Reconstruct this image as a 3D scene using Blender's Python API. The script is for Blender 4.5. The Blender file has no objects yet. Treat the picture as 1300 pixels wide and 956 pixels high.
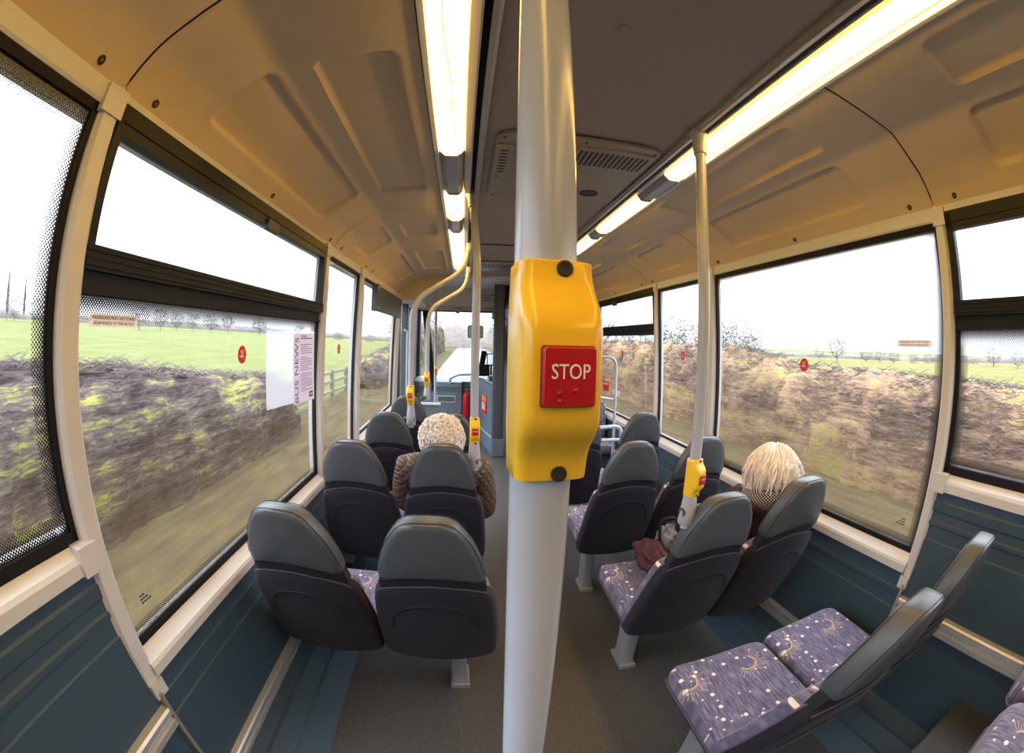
import bpy, bmesh, math, random
from math import sin, cos, pi, sqrt, radians, exp
from mathutils import Vector, Matrix, noise as mnoise

random.seed(7)
SC = bpy.context.scene
COL = SC.collection

# ------------------------------------------------------------------ mesh builder
class MB:
    def __init__(self):
        self.v = []; self.f = []; self.uv = {}
    def add(self, verts, faces, uvs=None):
        b = len(self.v)
        self.v += [tuple(p) for p in verts]
        self.f += [tuple(i + b for i in f) for f in faces]
        if uvs:
            for i, u in enumerate(uvs): self.uv[b + i] = u
        return self
    def box(self, x0, x1, y0, y1, z0, z1):
        p = [(x, y, z) for z in (z0, z1) for y in (y0, y1) for x in (x0, x1)]
        return self.add(p, [(0, 2, 3, 1), (4, 5, 7, 6), (0, 1, 5, 4), (2, 6, 7, 3), (0, 4, 6, 2), (1, 3, 7, 5)])
    def prism_y(self, prof, y0, y1, caps=True):
        """profile in (x, z) extruded along y"""
        n = len(prof)
        p = [(x, y0, z) for x, z in prof] + [(x, y1, z) for x, z in prof]
        f = [(i, (i + 1) % n, n + (i + 1) % n, n + i) for i in range(n)]
        if caps: f += [tuple(range(n - 1, -1, -1)), tuple(range(n, 2 * n))]
        return self.add(p, f)
    def sheet_y(self, prof, y0, y1):
        n = len(prof)
        p = [(x, y0, z) for x, z in prof] + [(x, y1, z) for x, z in prof]
        return self.add(p, [(i, i + 1, n + i + 1, n + i) for i in range(n - 1)])
    def rings(self, rings, closed=True, cap0=True, cap1=True):
        n = len(rings[0]); p = []; f = []
        for r in rings: p += list(r)
        for k in range(len(rings) - 1):
            for i in range(n if closed else n - 1):
                j = (i + 1) % n
                f.append((k * n + i, k * n + j, (k + 1) * n + j, (k + 1) * n + i))
        if cap0: f.append(tuple(range(n - 1, -1, -1)))
        if cap1: f.append(tuple(range((len(rings) - 1) * n, len(rings) * n)))
        return self.add(p, f)
    def tube(self, pts, r, n=14, cap=True):
        pts = [Vector(p) for p in pts]
        m = len(pts)
        rr = r if isinstance(r, (list, tuple)) else [r] * m
        t0 = (pts[1] - pts[0]).normalized()
        up = Vector((0, 0, 1)) if abs(t0.z) < .9 else Vector((1, 0, 0))
        u = t0.cross(up).normalized()
        rings = []
        for k in range(m):
            if k == 0: t = pts[1] - pts[0]
            elif k == m - 1: t = pts[-1] - pts[-2]
            else: t = (pts[k + 1] - pts[k]).normalized() + (pts[k] - pts[k - 1]).normalized()
            t = t.normalized()
            u = (u - t * u.dot(t))
            u = u.normalized() if u.length > 1e-6 else t.orthogonal().normalized()
            w = t.cross(u)
            rings.append([pts[k] + u * (rr[k] * cos(2 * pi * i / n)) + w * (rr[k] * sin(2 * pi * i / n)) for i in range(n)])
        return self.rings(rings, True, cap, cap)
    def lathe(self, c, prof, n=20, axis='z'):
        rings = []
        for r, h in prof:
            ring = []
            for i in range(n):
                a = 2 * pi * i / n
                q = (r * cos(a), r * sin(a), h)
                if axis == 'x': q = (h, q[0], q[1])
                elif axis == 'y': q = (q[0], -h, q[1])
                ring.append((c[0] + q[0], c[1] + q[1], c[2] + q[2]))
            rings.append(ring)
        return self.rings(rings)
    def pillow(self, outline, prof, mp, dome=0.0, inner=(.06, .35, .7)):
        """outline (u, v); prof [(w, inset)] back to front; mp(u, v, w) -> xyz; the caps are domed by 'dome'"""
        cx = sum(p[0] for p in outline) / len(outline); cy = sum(p[1] for p in outline) / len(outline)
        R = sum(math.hypot(p[0] - cx, p[1] - cy) for p in outline) / len(outline)
        def ring(w, k): return [mp(cx + (p[0] - cx) * k, cy + (p[1] - cy) * k, w) for p in outline]
        w0, i0 = prof[0]; w1, i1 = prof[-1]
        k0 = 1 - i0 / R; k1 = 1 - i1 / R
        rs = []
        for q in reversed(inner): rs.append(ring(w0 - dome * (1 - (1 - q) ** 2), k0 * (1 - q)))
        for w, i in prof: rs.append(ring(w, 1 - i / R))
        for q in inner: rs.append(ring(w1 + dome * (1 - (1 - q) ** 2), k1 * (1 - q)))
        return self.rings(rs)
    def build(self, name, mat=None, parent=None, off=None, smooth=35, origin=None, bevel=0, bseg=2):
        me = bpy.data.meshes.new(name)
        if parent is None and origin is None and off is None:
            xs = [p[0] for p in self.v]; ys = [p[1] for p in self.v]; zs = [p[2] for p in self.v]
            origin = ((min(xs) + max(xs)) / 2, (min(ys) + max(ys)) / 2, min(zs))
        o3 = Vector(origin) if origin is not None else (Vector(off) if off is not None else Vector((0, 0, 0)))
        me.from_pydata([(p[0] - o3.x, p[1] - o3.y, p[2] - o3.z) for p in self.v], [], self.f)
        if self.uv:
            ul = me.uv_layers.new(name='uv')
            for l in me.loops: ul.data[l.index].uv = self.uv.get(l.vertex_index, (0, 0))
        bm = bmesh.new(); bm.from_mesh(me)
        bmesh.ops.recalc_face_normals(bm, faces=bm.faces)
        bm.to_mesh(me); bm.free()
        if smooth:
            me.polygons.foreach_set('use_smooth', [True] * len(me.polygons))
            me.set_sharp_from_angle(angle=radians(smooth))
        if mat: me.materials.append(mat)
        ob = bpy.data.objects.new(name, me); COL.objects.link(ob)
        if parent: ob.parent = parent
        elif origin is not None: ob.location = origin
        if bevel:
            m = ob.modifiers.new('bevel', 'BEVEL'); m.width = bevel; m.segments = bseg; m.limit_method = 'ANGLE'; m.angle_limit = radians(40)
        return ob

def empty(name, loc=(0, 0, 0)):
    o = bpy.data.objects.new(name, None); COL.objects.link(o); o.location = loc; o.empty_display_size = .1
    return o
def tag(o, label=None, cat=None, group=None, kind=None):
    if label: o['label'] = label
    if cat: o['category'] = cat
    if group: o['group'] = group
    if kind: o['kind'] = kind
    return o
def copy_tree(o, parent=None):
    c = o.copy(); COL.objects.link(c)
    if parent: c.parent = parent
    for ch in list(o.children): copy_tree(ch, c)
    return c
def local(mb, p):
    mb.v = [(a[0] - p[0], a[1] - p[1], a[2] - p[2]) for a in mb.v]; return mb
def fillet(pts, r, n=6):
    pts = [Vector(p) for p in pts]; out = [pts[0]]
    for i in range(1, len(pts) - 1):
        a, b, c = pts[i - 1], pts[i], pts[i + 1]
        d1 = (a - b); d2 = (c - b)
        q = min(r, d1.length * .48, d2.length * .48)
        p1 = b + d1.normalized() * q; p2 = b + d2.normalized() * q
        for k in range(n + 1):
            t = k / n
            out.append(p1 * (1 - t) ** 2 + b * 2 * t * (1 - t) + p2 * t * t)
    out.append(pts[-1]); return out
def rrect(x0, x1, y0, y1, r, n=5):
    rs = r if isinstance(r, (list, tuple)) else [r] * 4
    out = []
    for (cx, cy, a0), q in zip(((x1, y1, 0), (x0, y1, 90), (x0, y0, 180), (x1, y0, 270)), rs):
        sx = -1 if cx == x1 else 1; sy = -1 if cy == y1 else 1
        for k in range(n + 1):
            a = radians(a0 + 90 * k / n)
            out.append((cx + sx * q + q * cos(a), cy + sy * q + q * sin(a)))
    return out
def lerp(x, tab):
    if x <= tab[0][0]: return tab[0][1]
    for (a, b), (c, d) in zip(tab, tab[1:]):
        if x <= c: return b + (d - b) * (x - a) / (c - a)
    return tab[-1][1]

# ------------------------------------------------------------------ materials
class NT:
    def __init__(self, name):
        self.m = bpy.data.materials.new(name); self.m.use_nodes = True
        self.t = self.m.node_tree; self.t.nodes.clear()
        self.out = self.t.nodes.new('ShaderNodeOutputMaterial')
    def n(self, typ, **kw):
        x = self.t.nodes.new(typ)
        for k, v in kw.items():
            if k.startswith('in_'):
                s = x.inputs[int(k[3:])] if k[3:].isdigit() else x.inputs[k[3:].replace('_', ' ')]
                self.put(s, v)
            else: setattr(x, k, v)
        return x
    def put(self, sock, v):
        if hasattr(v, 'links') or isinstance(v, bpy.types.NodeSocket): self.t.links.new(v, sock)
        else:
            try: sock.default_value = v
            except Exception: sock.default_value = (*v, 1) if len(v) == 3 else v
    def math(self, op, a, b=0.0, c=None):
        x = self.t.nodes.new('ShaderNodeMath'); x.operation = op
        self.put(x.inputs[0], a); self.put(x.inputs[1], b)
        if c is not None: self.put(x.inputs[2], c)
        return x.outputs[0]
    def mix(self, f, a, b):
        x = self.t.nodes.new('ShaderNodeMix'); x.data_type = 'RGBA'
        self.put(x.inputs[0], f); self.put(x.inputs[6], c4(a)); self.put(x.inputs[7], c4(b))
        return x.outputs[2]
    def coord(self, kind='Object', scale=(1, 1, 1), loc=(0, 0, 0), rot=(0, 0, 0)):
        if kind == 'Position': s = self.n('ShaderNodeNewGeometry').outputs['Position']
        else: s = self.n('ShaderNodeTexCoord').outputs[kind]
        mp = self.n('ShaderNodeMapping'); self.t.links.new(s, mp.inputs[0])
        mp.inputs['Scale'].default_value = scale; mp.inputs['Location'].default_value = loc; mp.inputs['Rotation'].default_value = rot
        return mp.outputs[0]
    def noise(self, vec, scale, detail=3, rough=.5):
        x = self.n('ShaderNodeTexNoise'); self.put(x.inputs['Vector'], vec)
        x.inputs['Scale'].default_value = scale; x.inputs['Detail'].default_value = detail; x.inputs['Roughness'].default_value = rough
        return x.outputs['Fac']
    def ramp(self, f, stops, interp='LINEAR'):
        x = self.n('ShaderNodeValToRGB'); x.color_ramp.interpolation = interp
        e = x.color_ramp.elements
        while len(e) < len(stops): e.new(.5)
        for k, (p, c) in enumerate(stops): e[k].position = p; e[k].color = c4(c)
        self.put(x.inputs[0], f); return x.outputs[0]
    def bump(self, h, strength=.3, dist=.002, normal=None):
        x = self.n('ShaderNodeBump'); x.inputs['Strength'].default_value = strength; x.inputs['Distance'].default_value = dist
        self.put(x.inputs['Height'], h)
        if normal is not None: self.put(x.inputs['Normal'], normal)
        return x.outputs[0]
    def bsdf(self, col, rough=.5, metal=0, spec=.5, normal=None, **kw):
        x = self.n('ShaderNodeBsdfPrincipled')
        self.put(x.inputs['Base Color'], c4(col) if not isinstance(col, bpy.types.NodeSocket) else col)
        self.put(x.inputs['Roughness'], rough); self.put(x.inputs['Metallic'], metal)
        self.put(x.inputs['Specular IOR Level'], spec)
        if normal is not None: self.put(x.inputs['Normal'], normal)
        for k, v in kw.items(): self.put(x.inputs[k], v)
        return x.outputs[0]
    def done(self, sh):
        self.t.links.new(sh, self.out.inputs[0]); return self.m
def c4(c):
    if isinstance(c, bpy.types.NodeSocket): return c
    return (c[0], c[1], c[2], 1.0) if len(c) == 3 else c

def plain(name, col, rough=.5, metal=0, spec=.5, var=.08, scale=30, bump=0, bscale=200, bdist=.001):
    t = NT(name)
    v = t.coord('Object')
    f = t.noise(v, scale, 4)
    a = tuple(c * (1 - var) for c in col); b = tuple(min(1, c * (1 + var)) for c in col)
    cc = t.mix(f, a, b)
    nrm = t.bump(t.noise(v, bscale, 2), bump, bdist) if bump else None
    return t.done(t.bsdf(cc, rough, metal, spec, nrm))

M = {}
M['trim'] = plain('cream_moulded_plastic', (.60, .60, .615), .42, var=.05, scale=12, bump=.15, bscale=500, bdist=.0006)
M['cove'] = plain('cream_ceiling_panel', (.63, .50, .325), .75, spec=.25, var=.07, scale=9, bump=.3, bscale=700, bdist=.0008)
M['carpet'] = plain('dark_felt_ceiling', (.44, .365, .31), .95, spec=.1, var=.25, scale=260, bump=.5, bscale=600, bdist=.002)
M['teal'] = plain('teal_wall_panel', (.044, .078, .112), .55, spec=.35, var=.1, scale=25, bump=.3, bscale=900, bdist=.0008)
M['alu'] = plain('aluminium', (.66, .67, .70), .5, metal=.75, var=.06, scale=40)
M['alumatt'] = plain('matt_aluminium', (.46, .43, .40), .45, metal=.6, var=.06, scale=40)
M['black'] = plain('black_rubber', (.010, .010, .012), .65, spec=.2, var=.2, scale=60)
M['blackgloss'] = plain('black_gloss_frame', (.011, .011, .013), .42, spec=.22, var=.2, scale=60)
M['pole'] = plain('grey_coated_pole', (.41, .45, .54), .22, spec=.5, var=.04, scale=30, bump=.25, bscale=900, bdist=.0004)
M['greyplastic'] = plain('grey_plastic', (.36, .37, .40), .45, var=.06, scale=30)
M['legs'] = plain('grey_painted_steel', (.26, .265, .28), .45, var=.1, scale=30)
M['darkgrey'] = plain('dark_grey_plastic', (.055, .062, .070), .5, var=.1, scale=30)
M['bluegrey'] = plain('blue_grey_cab_panel', (.115, .155, .195), .5, var=.08, scale=20, bump=.2, bscale=600, bdist=.0006)
M['leather'] = plain('grey_leather', (.066, .075, .087), .38, spec=.5, var=.1, scale=25, bump=.35, bscale=420, bdist=.0008)
M['yellow'] = plain('yellow_plastic', (.86, .53, .030), .22, spec=.5, var=.03, scale=20)
M['twig'] = plain('hedge_twigs', (.075, .056, .048), .9, var=.6, scale=3)
M['red'] = plain('red_plastic', (.42, .010, .016), .3, var=.06, scale=60, bump=.2, bscale=900, bdist=.0004)
M['white'] = plain('white_print', (.82, .81, .80), .5, var=.02)
M['dkprint'] = plain('dark_print', (.04, .04, .045), .6, var=.02)
M['purpleprint'] = plain('purple_print', (.16, .11, .24), .6, var=.02)
M['signred'] = plain('red_sticker', (.72, .02, .02), .45, var=.03)
M['orange'] = plain('orange_print', (.85, .22, .03), .5, var=.03)
M['screw'] = plain('brass_screw', (.30, .21, .08), .35, metal=.9, var=.1)
M['socket'] = plain('dark_recess', (.02, .014, .01), .6, var=.1)
M['signtan'] = plain('tan_sticker', (.52, .43, .36), .55, var=.05, scale=40)
M['paper'] = plain('lilac_paper', (.66, .60, .68), .7, var=.02, scale=8)
M['ventcream'] = plain('beige_plastic', (.36, .29, .21), .5, var=.05)
M['ledge'] = plain('pale_grey_ledge', (.5, .5, .52), .45, var=.05)
M['header'] = plain('pale_header_panel', (.74, .71, .67), .6, var=.05, scale=10)
M['skin'] = plain('skin', (.58, .36, .27), .5, var=.08, scale=40)
M['shoe'] = plain('black_shoe_leather', (.02, .018, .018), .4, var=.1)
M['trouser'] = plain('dark_trousers', (.03, .03, .04), .85, var=.2, scale=80)

def fabric(name, col, var=.35, scale=420):
    t = NT(name); v = t.coord('Object')
    f = t.noise(v, scale, 2); g = t.noise(v, 14, 3)
    cc = t.mix(f, tuple(c * (1 - var) for c in col), tuple(c * (1 + var) for c in col))
    cc2 = t.mix(t.math('MULTIPLY', g, .3), cc, tuple(c * .6 for c in col))
    return t.done(t.bsdf(cc2, .85, 0, .2, t.bump(f, .4, .001), **{'Sheen Weight': .06}))
M['navy'] = fabric('navy_seat_fabric', (.015, .0135, .024))
M['piping'] = fabric('lilac_piping', (.11, .085, .125), .2)
M['groove'] = plain('dark_seam', (.008, .008, .012), .8)

def moquette():
    t = NT('purple_moquette')
    uv = t.n('ShaderNodeTexCoord').outputs['UV']
    sx = t.n('ShaderNodeSeparateXYZ'); t.put(sx.inputs[0], uv)
    # woven streaks
    mp = t.n('ShaderNodeMapping'); t.put(mp.inputs[0], uv); mp.inputs['Scale'].default_value = (150, 18, 1)
    st = t.noise(mp.outputs[0], 1.0, 3)
    big = t.noise(uv, 9, 2)
    base = t.ramp(st, [(.3, (.040, .038, .085)), (.5, (.115, .110, .195)), (.72, (.25, .25, .36))])
    base = t.mix(t.math('MULTIPLY', big, .55), base, (.10, .085, .13))
    # sunbursts on a tiled grid, every other row shifted
    T = .235
    def tile(ox, oy):
        ax = t.math('ADD', t.math('DIVIDE', sx.outputs[0], T), ox)
        ay = t.math('ADD', t.math('DIVIDE', sx.outputs[1], T * 1.25), oy)
        row = t.math('FLOOR', ay)
        ax = t.math('ADD', ax, t.math('MULTIPLY', row, .37))
        px = t.math('MULTIPLY', t.math('SUBTRACT', t.math('FRACT', ax), .5), T)
        py = t.math('MULTIPLY', t.math('SUBTRACT', t.math('FRACT', ay), .5), T * 1.25)
        r = t.math('SQRT', t.math('ADD', t.math('MULTIPLY', px, px), t.math('MULTIPLY', py, py)))
        a = t.math('ARCTAN2', py, px)
        return r, a
    r, a = tile(.15, .2)
    ring = t.math('LESS_THAN', t.math('ABSOLUTE', t.math('SUBTRACT', r, .034)), .0028)
    half = t.math('LESS_THAN', t.math('ABSOLUTE', t.math('ADD', a, .9)), 1.75)
    rayf = t.math('LESS_THAN', t.math('FRACT', t.math('MULTIPLY', a, 6.2)), .22)
    rlen = t.math('ADD', .052, t.math('MULTIPLY', t.math('FRACT', t.math('MULTIPLY', t.math('FLOOR', t.math('MULTIPLY', a, 6.2)), .371)), .034))
    rays = t.math('MULTIPLY', rayf, t.math('MULTIPLY', t.math('GREATER_THAN', r, .034), t.math('LESS_THAN', r, rlen)))
    gold = t.math('MULTIPLY', t.math('MAXIMUM', ring, rays), half)
    c1 = t.mix(t.math('MULTIPLY', gold, .85), base, (.52, .38, .25))
    # pale dots, two sizes
    def dots(scale, rad, thr):
        vo = t.n('ShaderNodeTexVoronoi'); vo.voronoi_dimensions = '2D'; vo.inputs['Scale'].default_value = scale
        t.put(vo.inputs['Vector'], uv)
        sp = t.n('ShaderNodeSeparateColor'); t.put(sp.inputs[0], vo.outputs['Color'])
        return t.math('MULTIPLY', t.math('LESS_THAN', vo.outputs['Distance'], rad), t.math('LESS_THAN', sp.outputs[0], thr))
    c2 = t.mix(dots(17, .125, .32), c1, (.72, .62, .60))
    c3 = t.mix(dots(26, .10, .28), c2, (.62, .52, .50))
    return t.done(t.bsdf(c3, .9, 0, .15, t.bump(st, .3, .001), **{'Sheen Weight': .2}))
M['moquette'] = moquette()

def floor_mat():
    t = NT('speckled_grey_vinyl'); v = t.coord('Position')
    f = t.noise(v, 260, 3, .7); g = t.noise(v, 3.2, 6, .65); h = t.noise(v, 75, 6, .75)
    c = t.ramp(f, [(.35, (.028, .028, .029)), (.5, (.066, .065, .066)), (.68, (.16, .158, .158))])
    c = t.mix(t.math('MULTIPLY', g, .55), c, (.046, .043, .041))
    c = t.mix(t.math('MULTIPLY', t.math('GREATER_THAN', h, .56), .28), c, (.17, .165, .16))
    rg = t.math('ADD', .36, t.math('MULTIPLY', h, .25))
    return t.done(t.bsdf(c, rg, 0, .4, t.bump(h, .25, .002)))
M['floor'] = floor_mat()

def glass_mat(name, tint=(1, 1, 1), dirt=.6):
    t = NT(name)
    pos = t.n('ShaderNodeNewGeometry').outputs['Position']
    s = t.n('ShaderNodeSeparateXYZ'); t.put(s.inputs[0], pos)
    tr = t.n('ShaderNodeBsdfTransparent'); t.put(tr.inputs[0], c4(tint))
    gl = t.n('ShaderNodeBsdfGlossy'); gl.inputs['Roughness'].default_value = .02
    fr = t.n('ShaderNodeFresnel'); fr.inputs['IOR'].default_value = 1.33
    m1 = t.n('ShaderNodeMixShader'); t.put(m1.inputs[0], t.math('MULTIPLY', fr.outputs[0], .18)); t.put(m1.inputs[1], tr.outputs[0]); t.put(m1.inputs[2], gl.outputs[0])
    # road dirt dried on the lower glass
    n1 = t.noise(t.coord('Position', scale=(1, 1, .35)), 7, 5, .6); n2 = t.noise(pos, 55, 3, .6)
    hgt = t.n('ShaderNodeMapRange'); t.put(hgt.inputs[0], s.outputs[2]); hgt.interpolation_type = 'SMOOTHSTEP'
    hgt.inputs[1].default_value = 1.50; hgt.inputs[2].default_value = .72; hgt.inputs[3].default_value = 0; hgt.inputs[4].default_value = 1
    amt = t.math('MULTIPLY', hgt.outputs[0], t.math('ADD', .35, t.math('MULTIPLY', n1, .75)))
    amt = t.math('MULTIPLY', amt, t.math('ADD', .45, t.math('MULTIPLY', n2, .9)))
    amt = t.math('MULTIPLY', amt, dirt)
    df = t.n('ShaderNodeBsdfDiffuse'); df.inputs[0].default_value = (.17, .118, .066, 1)
    tl = t.n('ShaderNodeBsdfTranslucent'); tl.inputs[0].default_value = (.165, .112, .062, 1)
    dm = t.n('ShaderNodeMixShader'); dm.inputs[0].default_value = .6; t.put(dm.inputs[1], df.outputs[0]); t.put(dm.inputs[2], tl.outputs[0])
    m2 = t.n('ShaderNodeMixShader'); t.put(m2.inputs[0], amt); t.put(m2.inputs[1], m1.outputs[0]); t.put(m2.inputs[2], dm.outputs[0])
    return t.done(m2.outputs[0])
M['glass'] = glass_mat('dusty_window_glass', dirt=.80)
M['cleanglass'] = glass_mat('window_glass', dirt=0)
M['tint'] = glass_mat('tinted_glass', tint=(.25, .24, .27), dirt=0)
def thin_mat(name, col, see, trans):
    t = NT(name)
    tr = t.n('ShaderNodeBsdfTransparent'); df = t.n('ShaderNodeBsdfDiffuse'); tl = t.n('ShaderNodeBsdfTranslucent')
    df.inputs[0].default_value = c4(col); tl.inputs[0].default_value = c4(col)
    a = t.n('ShaderNodeMixShader'); a.inputs[0].default_value = trans; t.put(a.inputs[1], df.outputs[0]); t.put(a.inputs[2], tl.outputs[0])
    b = t.n('ShaderNodeMixShader'); b.inputs[0].default_value = see; t.put(b.inputs[1], a.outputs[0]); t.put(b.inputs[2], tr.outputs[0])
    return t.done(b.outputs[0])
M['film'] = thin_mat('clear_plastic_sleeve', (.62, .62, .66), .58, .6)
M['paper'] = thin_mat('lilac_paper', (.84, .79, .88), 0, .5)
M['signtan'] = thin_mat('tan_sticker', (.82, .73, .68), 0, .5)

def frit_mat():
    t = NT('black_dot_frit')
    uv = t.n('ShaderNodeTexCoord').outputs['UV']
    s = t.n('ShaderNodeSeparateXYZ'); t.put(s.inputs[0], uv)
    P = .0085
    def lat(o):
        ax = t.math('SUBTRACT', t.math('FRACT', t.math('ADD', t.math('DIVIDE', s.outputs[0], P), o)), .5)
        ay = t.math('SUBTRACT', t.math('FRACT', t.math('ADD', t.math('DIVIDE', s.outputs[1], P * 1.0), o)), .5)
        return t.math('SQRT', t.math('ADD', t.math('MULTIPLY', ax, ax), t.math('MULTIPLY', ay, ay)))
    d = t.math('MINIMUM', lat(0.0), lat(.5))
    rad = t.n('ShaderNodeMapRange'); t.put(rad.inputs[0], s.outputs[1])
    rad.inputs[1].default_value = .004; rad.inputs[2].default_value = .05; rad.inputs[3].default_value = .46; rad.inputs[4].default_value = .23
    dot = t.math('LESS_THAN', d, rad.outputs[0])
    sol = t.math('LESS_THAN', s.outputs[1], .004)
    fac = t.math('MAXIMUM', dot, sol)
    tr = t.n('ShaderNodeBsdfTransparent'); bk = t.bsdf((.012, .012, .015), .4)
    mx = t.n('ShaderNodeMixShader'); t.put(mx.inputs[0], fac); t.put(mx.inputs[1], tr.outputs[0]); t.put(mx.inputs[2], bk)
    return t.done(mx.outputs[0])
M['frit'] = frit_mat()

LAMP = 9.8
def lamp_mat():
    t = NT('lit_tube_diffuser')
    e = t.n('ShaderNodeEmission'); e.inputs[0].default_value = (1.0, .57, .12, 1); e.inputs[1].default_value = LAMP
    return t.done(e.outputs[0])
M['lamp'] = lamp_mat()
def screen_mat():
    t = NT('lit_screen')
    e = t.n('ShaderNodeEmission'); e.inputs[0].default_value = (.45, .6, .8, 1); e.inputs[1].default_value = .8
    return t.done(e.outputs[0])
M['screen'] = screen_mat()
M['cover'] = plain('clouded_light_cover', (.33, .32, .33), .35, var=.08, scale=80)

def text(body, size, mat, name='lettering', parent=None, loc=(0, 0, 0), rot=(0, 0, 0), extrude=.0004, align='CENTER', sx=1.0):
    cu = bpy.data.curves.new(name, 'FONT'); cu.body = body; cu.size = size; cu.extrude = extrude
    cu.align_x = align; cu.align_y = 'CENTER'; cu.resolution_u = 3
    ob = bpy.data.objects.new('tmp', cu); COL.objects.link(ob)
    bpy.context.view_layer.update()
    me = bpy.data.meshes.new_from_object(ob.evaluated_get(bpy.context.evaluated_depsgraph_get()))
    bpy.data.objects.remove(ob)
    me.name = name; me.materials.clear(); me.materials.append(mat)
    o = bpy.data.objects.new(name, me); COL.objects.link(o)
    if parent: o.parent = parent
    o.location = loc; o.rotation_euler = rot; o.scale = (sx, 1, 1)
    return o

# ------------------------------------------------------------------ camera (the lens of the photograph is an equisolid fisheye)
F_PX, YAW, PITCH, ROLL = 553.7, -.10855, -.00201, -.02461
cd = bpy.data.cameras.new('camera'); cam = bpy.data.objects.new('camera', cd); COL.objects.link(cam)
cd.type = 'PANO'; cd.panorama_type = 'FISHEYE_EQUISOLID'
cd.sensor_width = 36; cd.sensor_fit = 'HORIZONTAL'
cd.fisheye_lens = F_PX * 36 / 1300; cd.fisheye_fov = radians(250)
cd.shift_y = -45 / 956
cd.clip_start = .01; cd.clip_end = 2000
R3 = Matrix.Rotation(YAW, 3, 'Z') @ Matrix.Rotation(PITCH, 3, 'X') @ Matrix.Rotation(ROLL, 3, 'Y')
B3 = Matrix(((1, 0, 0), (0, 0, -1), (0, 1, 0)))
cam.matrix_world = Matrix.Translation((-.37, 0, 1.48)) @ (R3 @ B3).to_4x4()
SC.camera = cam

# ------------------------------------------------------------------ the saloon shell
def gx(z, s, d=0.0): return s * (1.126 - d - .033 * (z - 1.48))
YB = -1.25

tag(MB().box(-1.16, 1.16, YB - .05, 7.1, -.08, 0).build('floor', M['floor']), 'worn speckled grey vinyl floor of the bus aisle', 'floor', kind='structure')
tag(MB().box(-1.14, 1.14, YB, .10, .001, .36).build('trim_1', M['floor'], bevel=.01), 'raised platform under the rear seats', 'step', kind='structure')
tag(MB().box(-1.2, 1.2, YB - .06, YB, -.05, 2.3).build('wall_back', M['teal']), 'rear wall of the bus saloon', 'wall', kind='structure')

PIL = {-1: [(.475, .542), (2.10, 2.17), (2.89, 2.99), (4.55, 4.76)], 1: [(.615, .669), (2.256, 2.325), (3.098, 3.15), (4.80, 4.90)]}
SPLIT = {-1: .51, 1: .645}
END = {-1: 4.76, 1: 5.36}
SN = {-1: 'left', 1: 'right'}
tn = [2]
def trim(mb, mat, label, cat='trim', **kw):
    o = mb.build('trim_%d' % tn[0], mat, **kw); tn[0] += 1
    return tag(o, label, cat, kind='structure')

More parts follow.
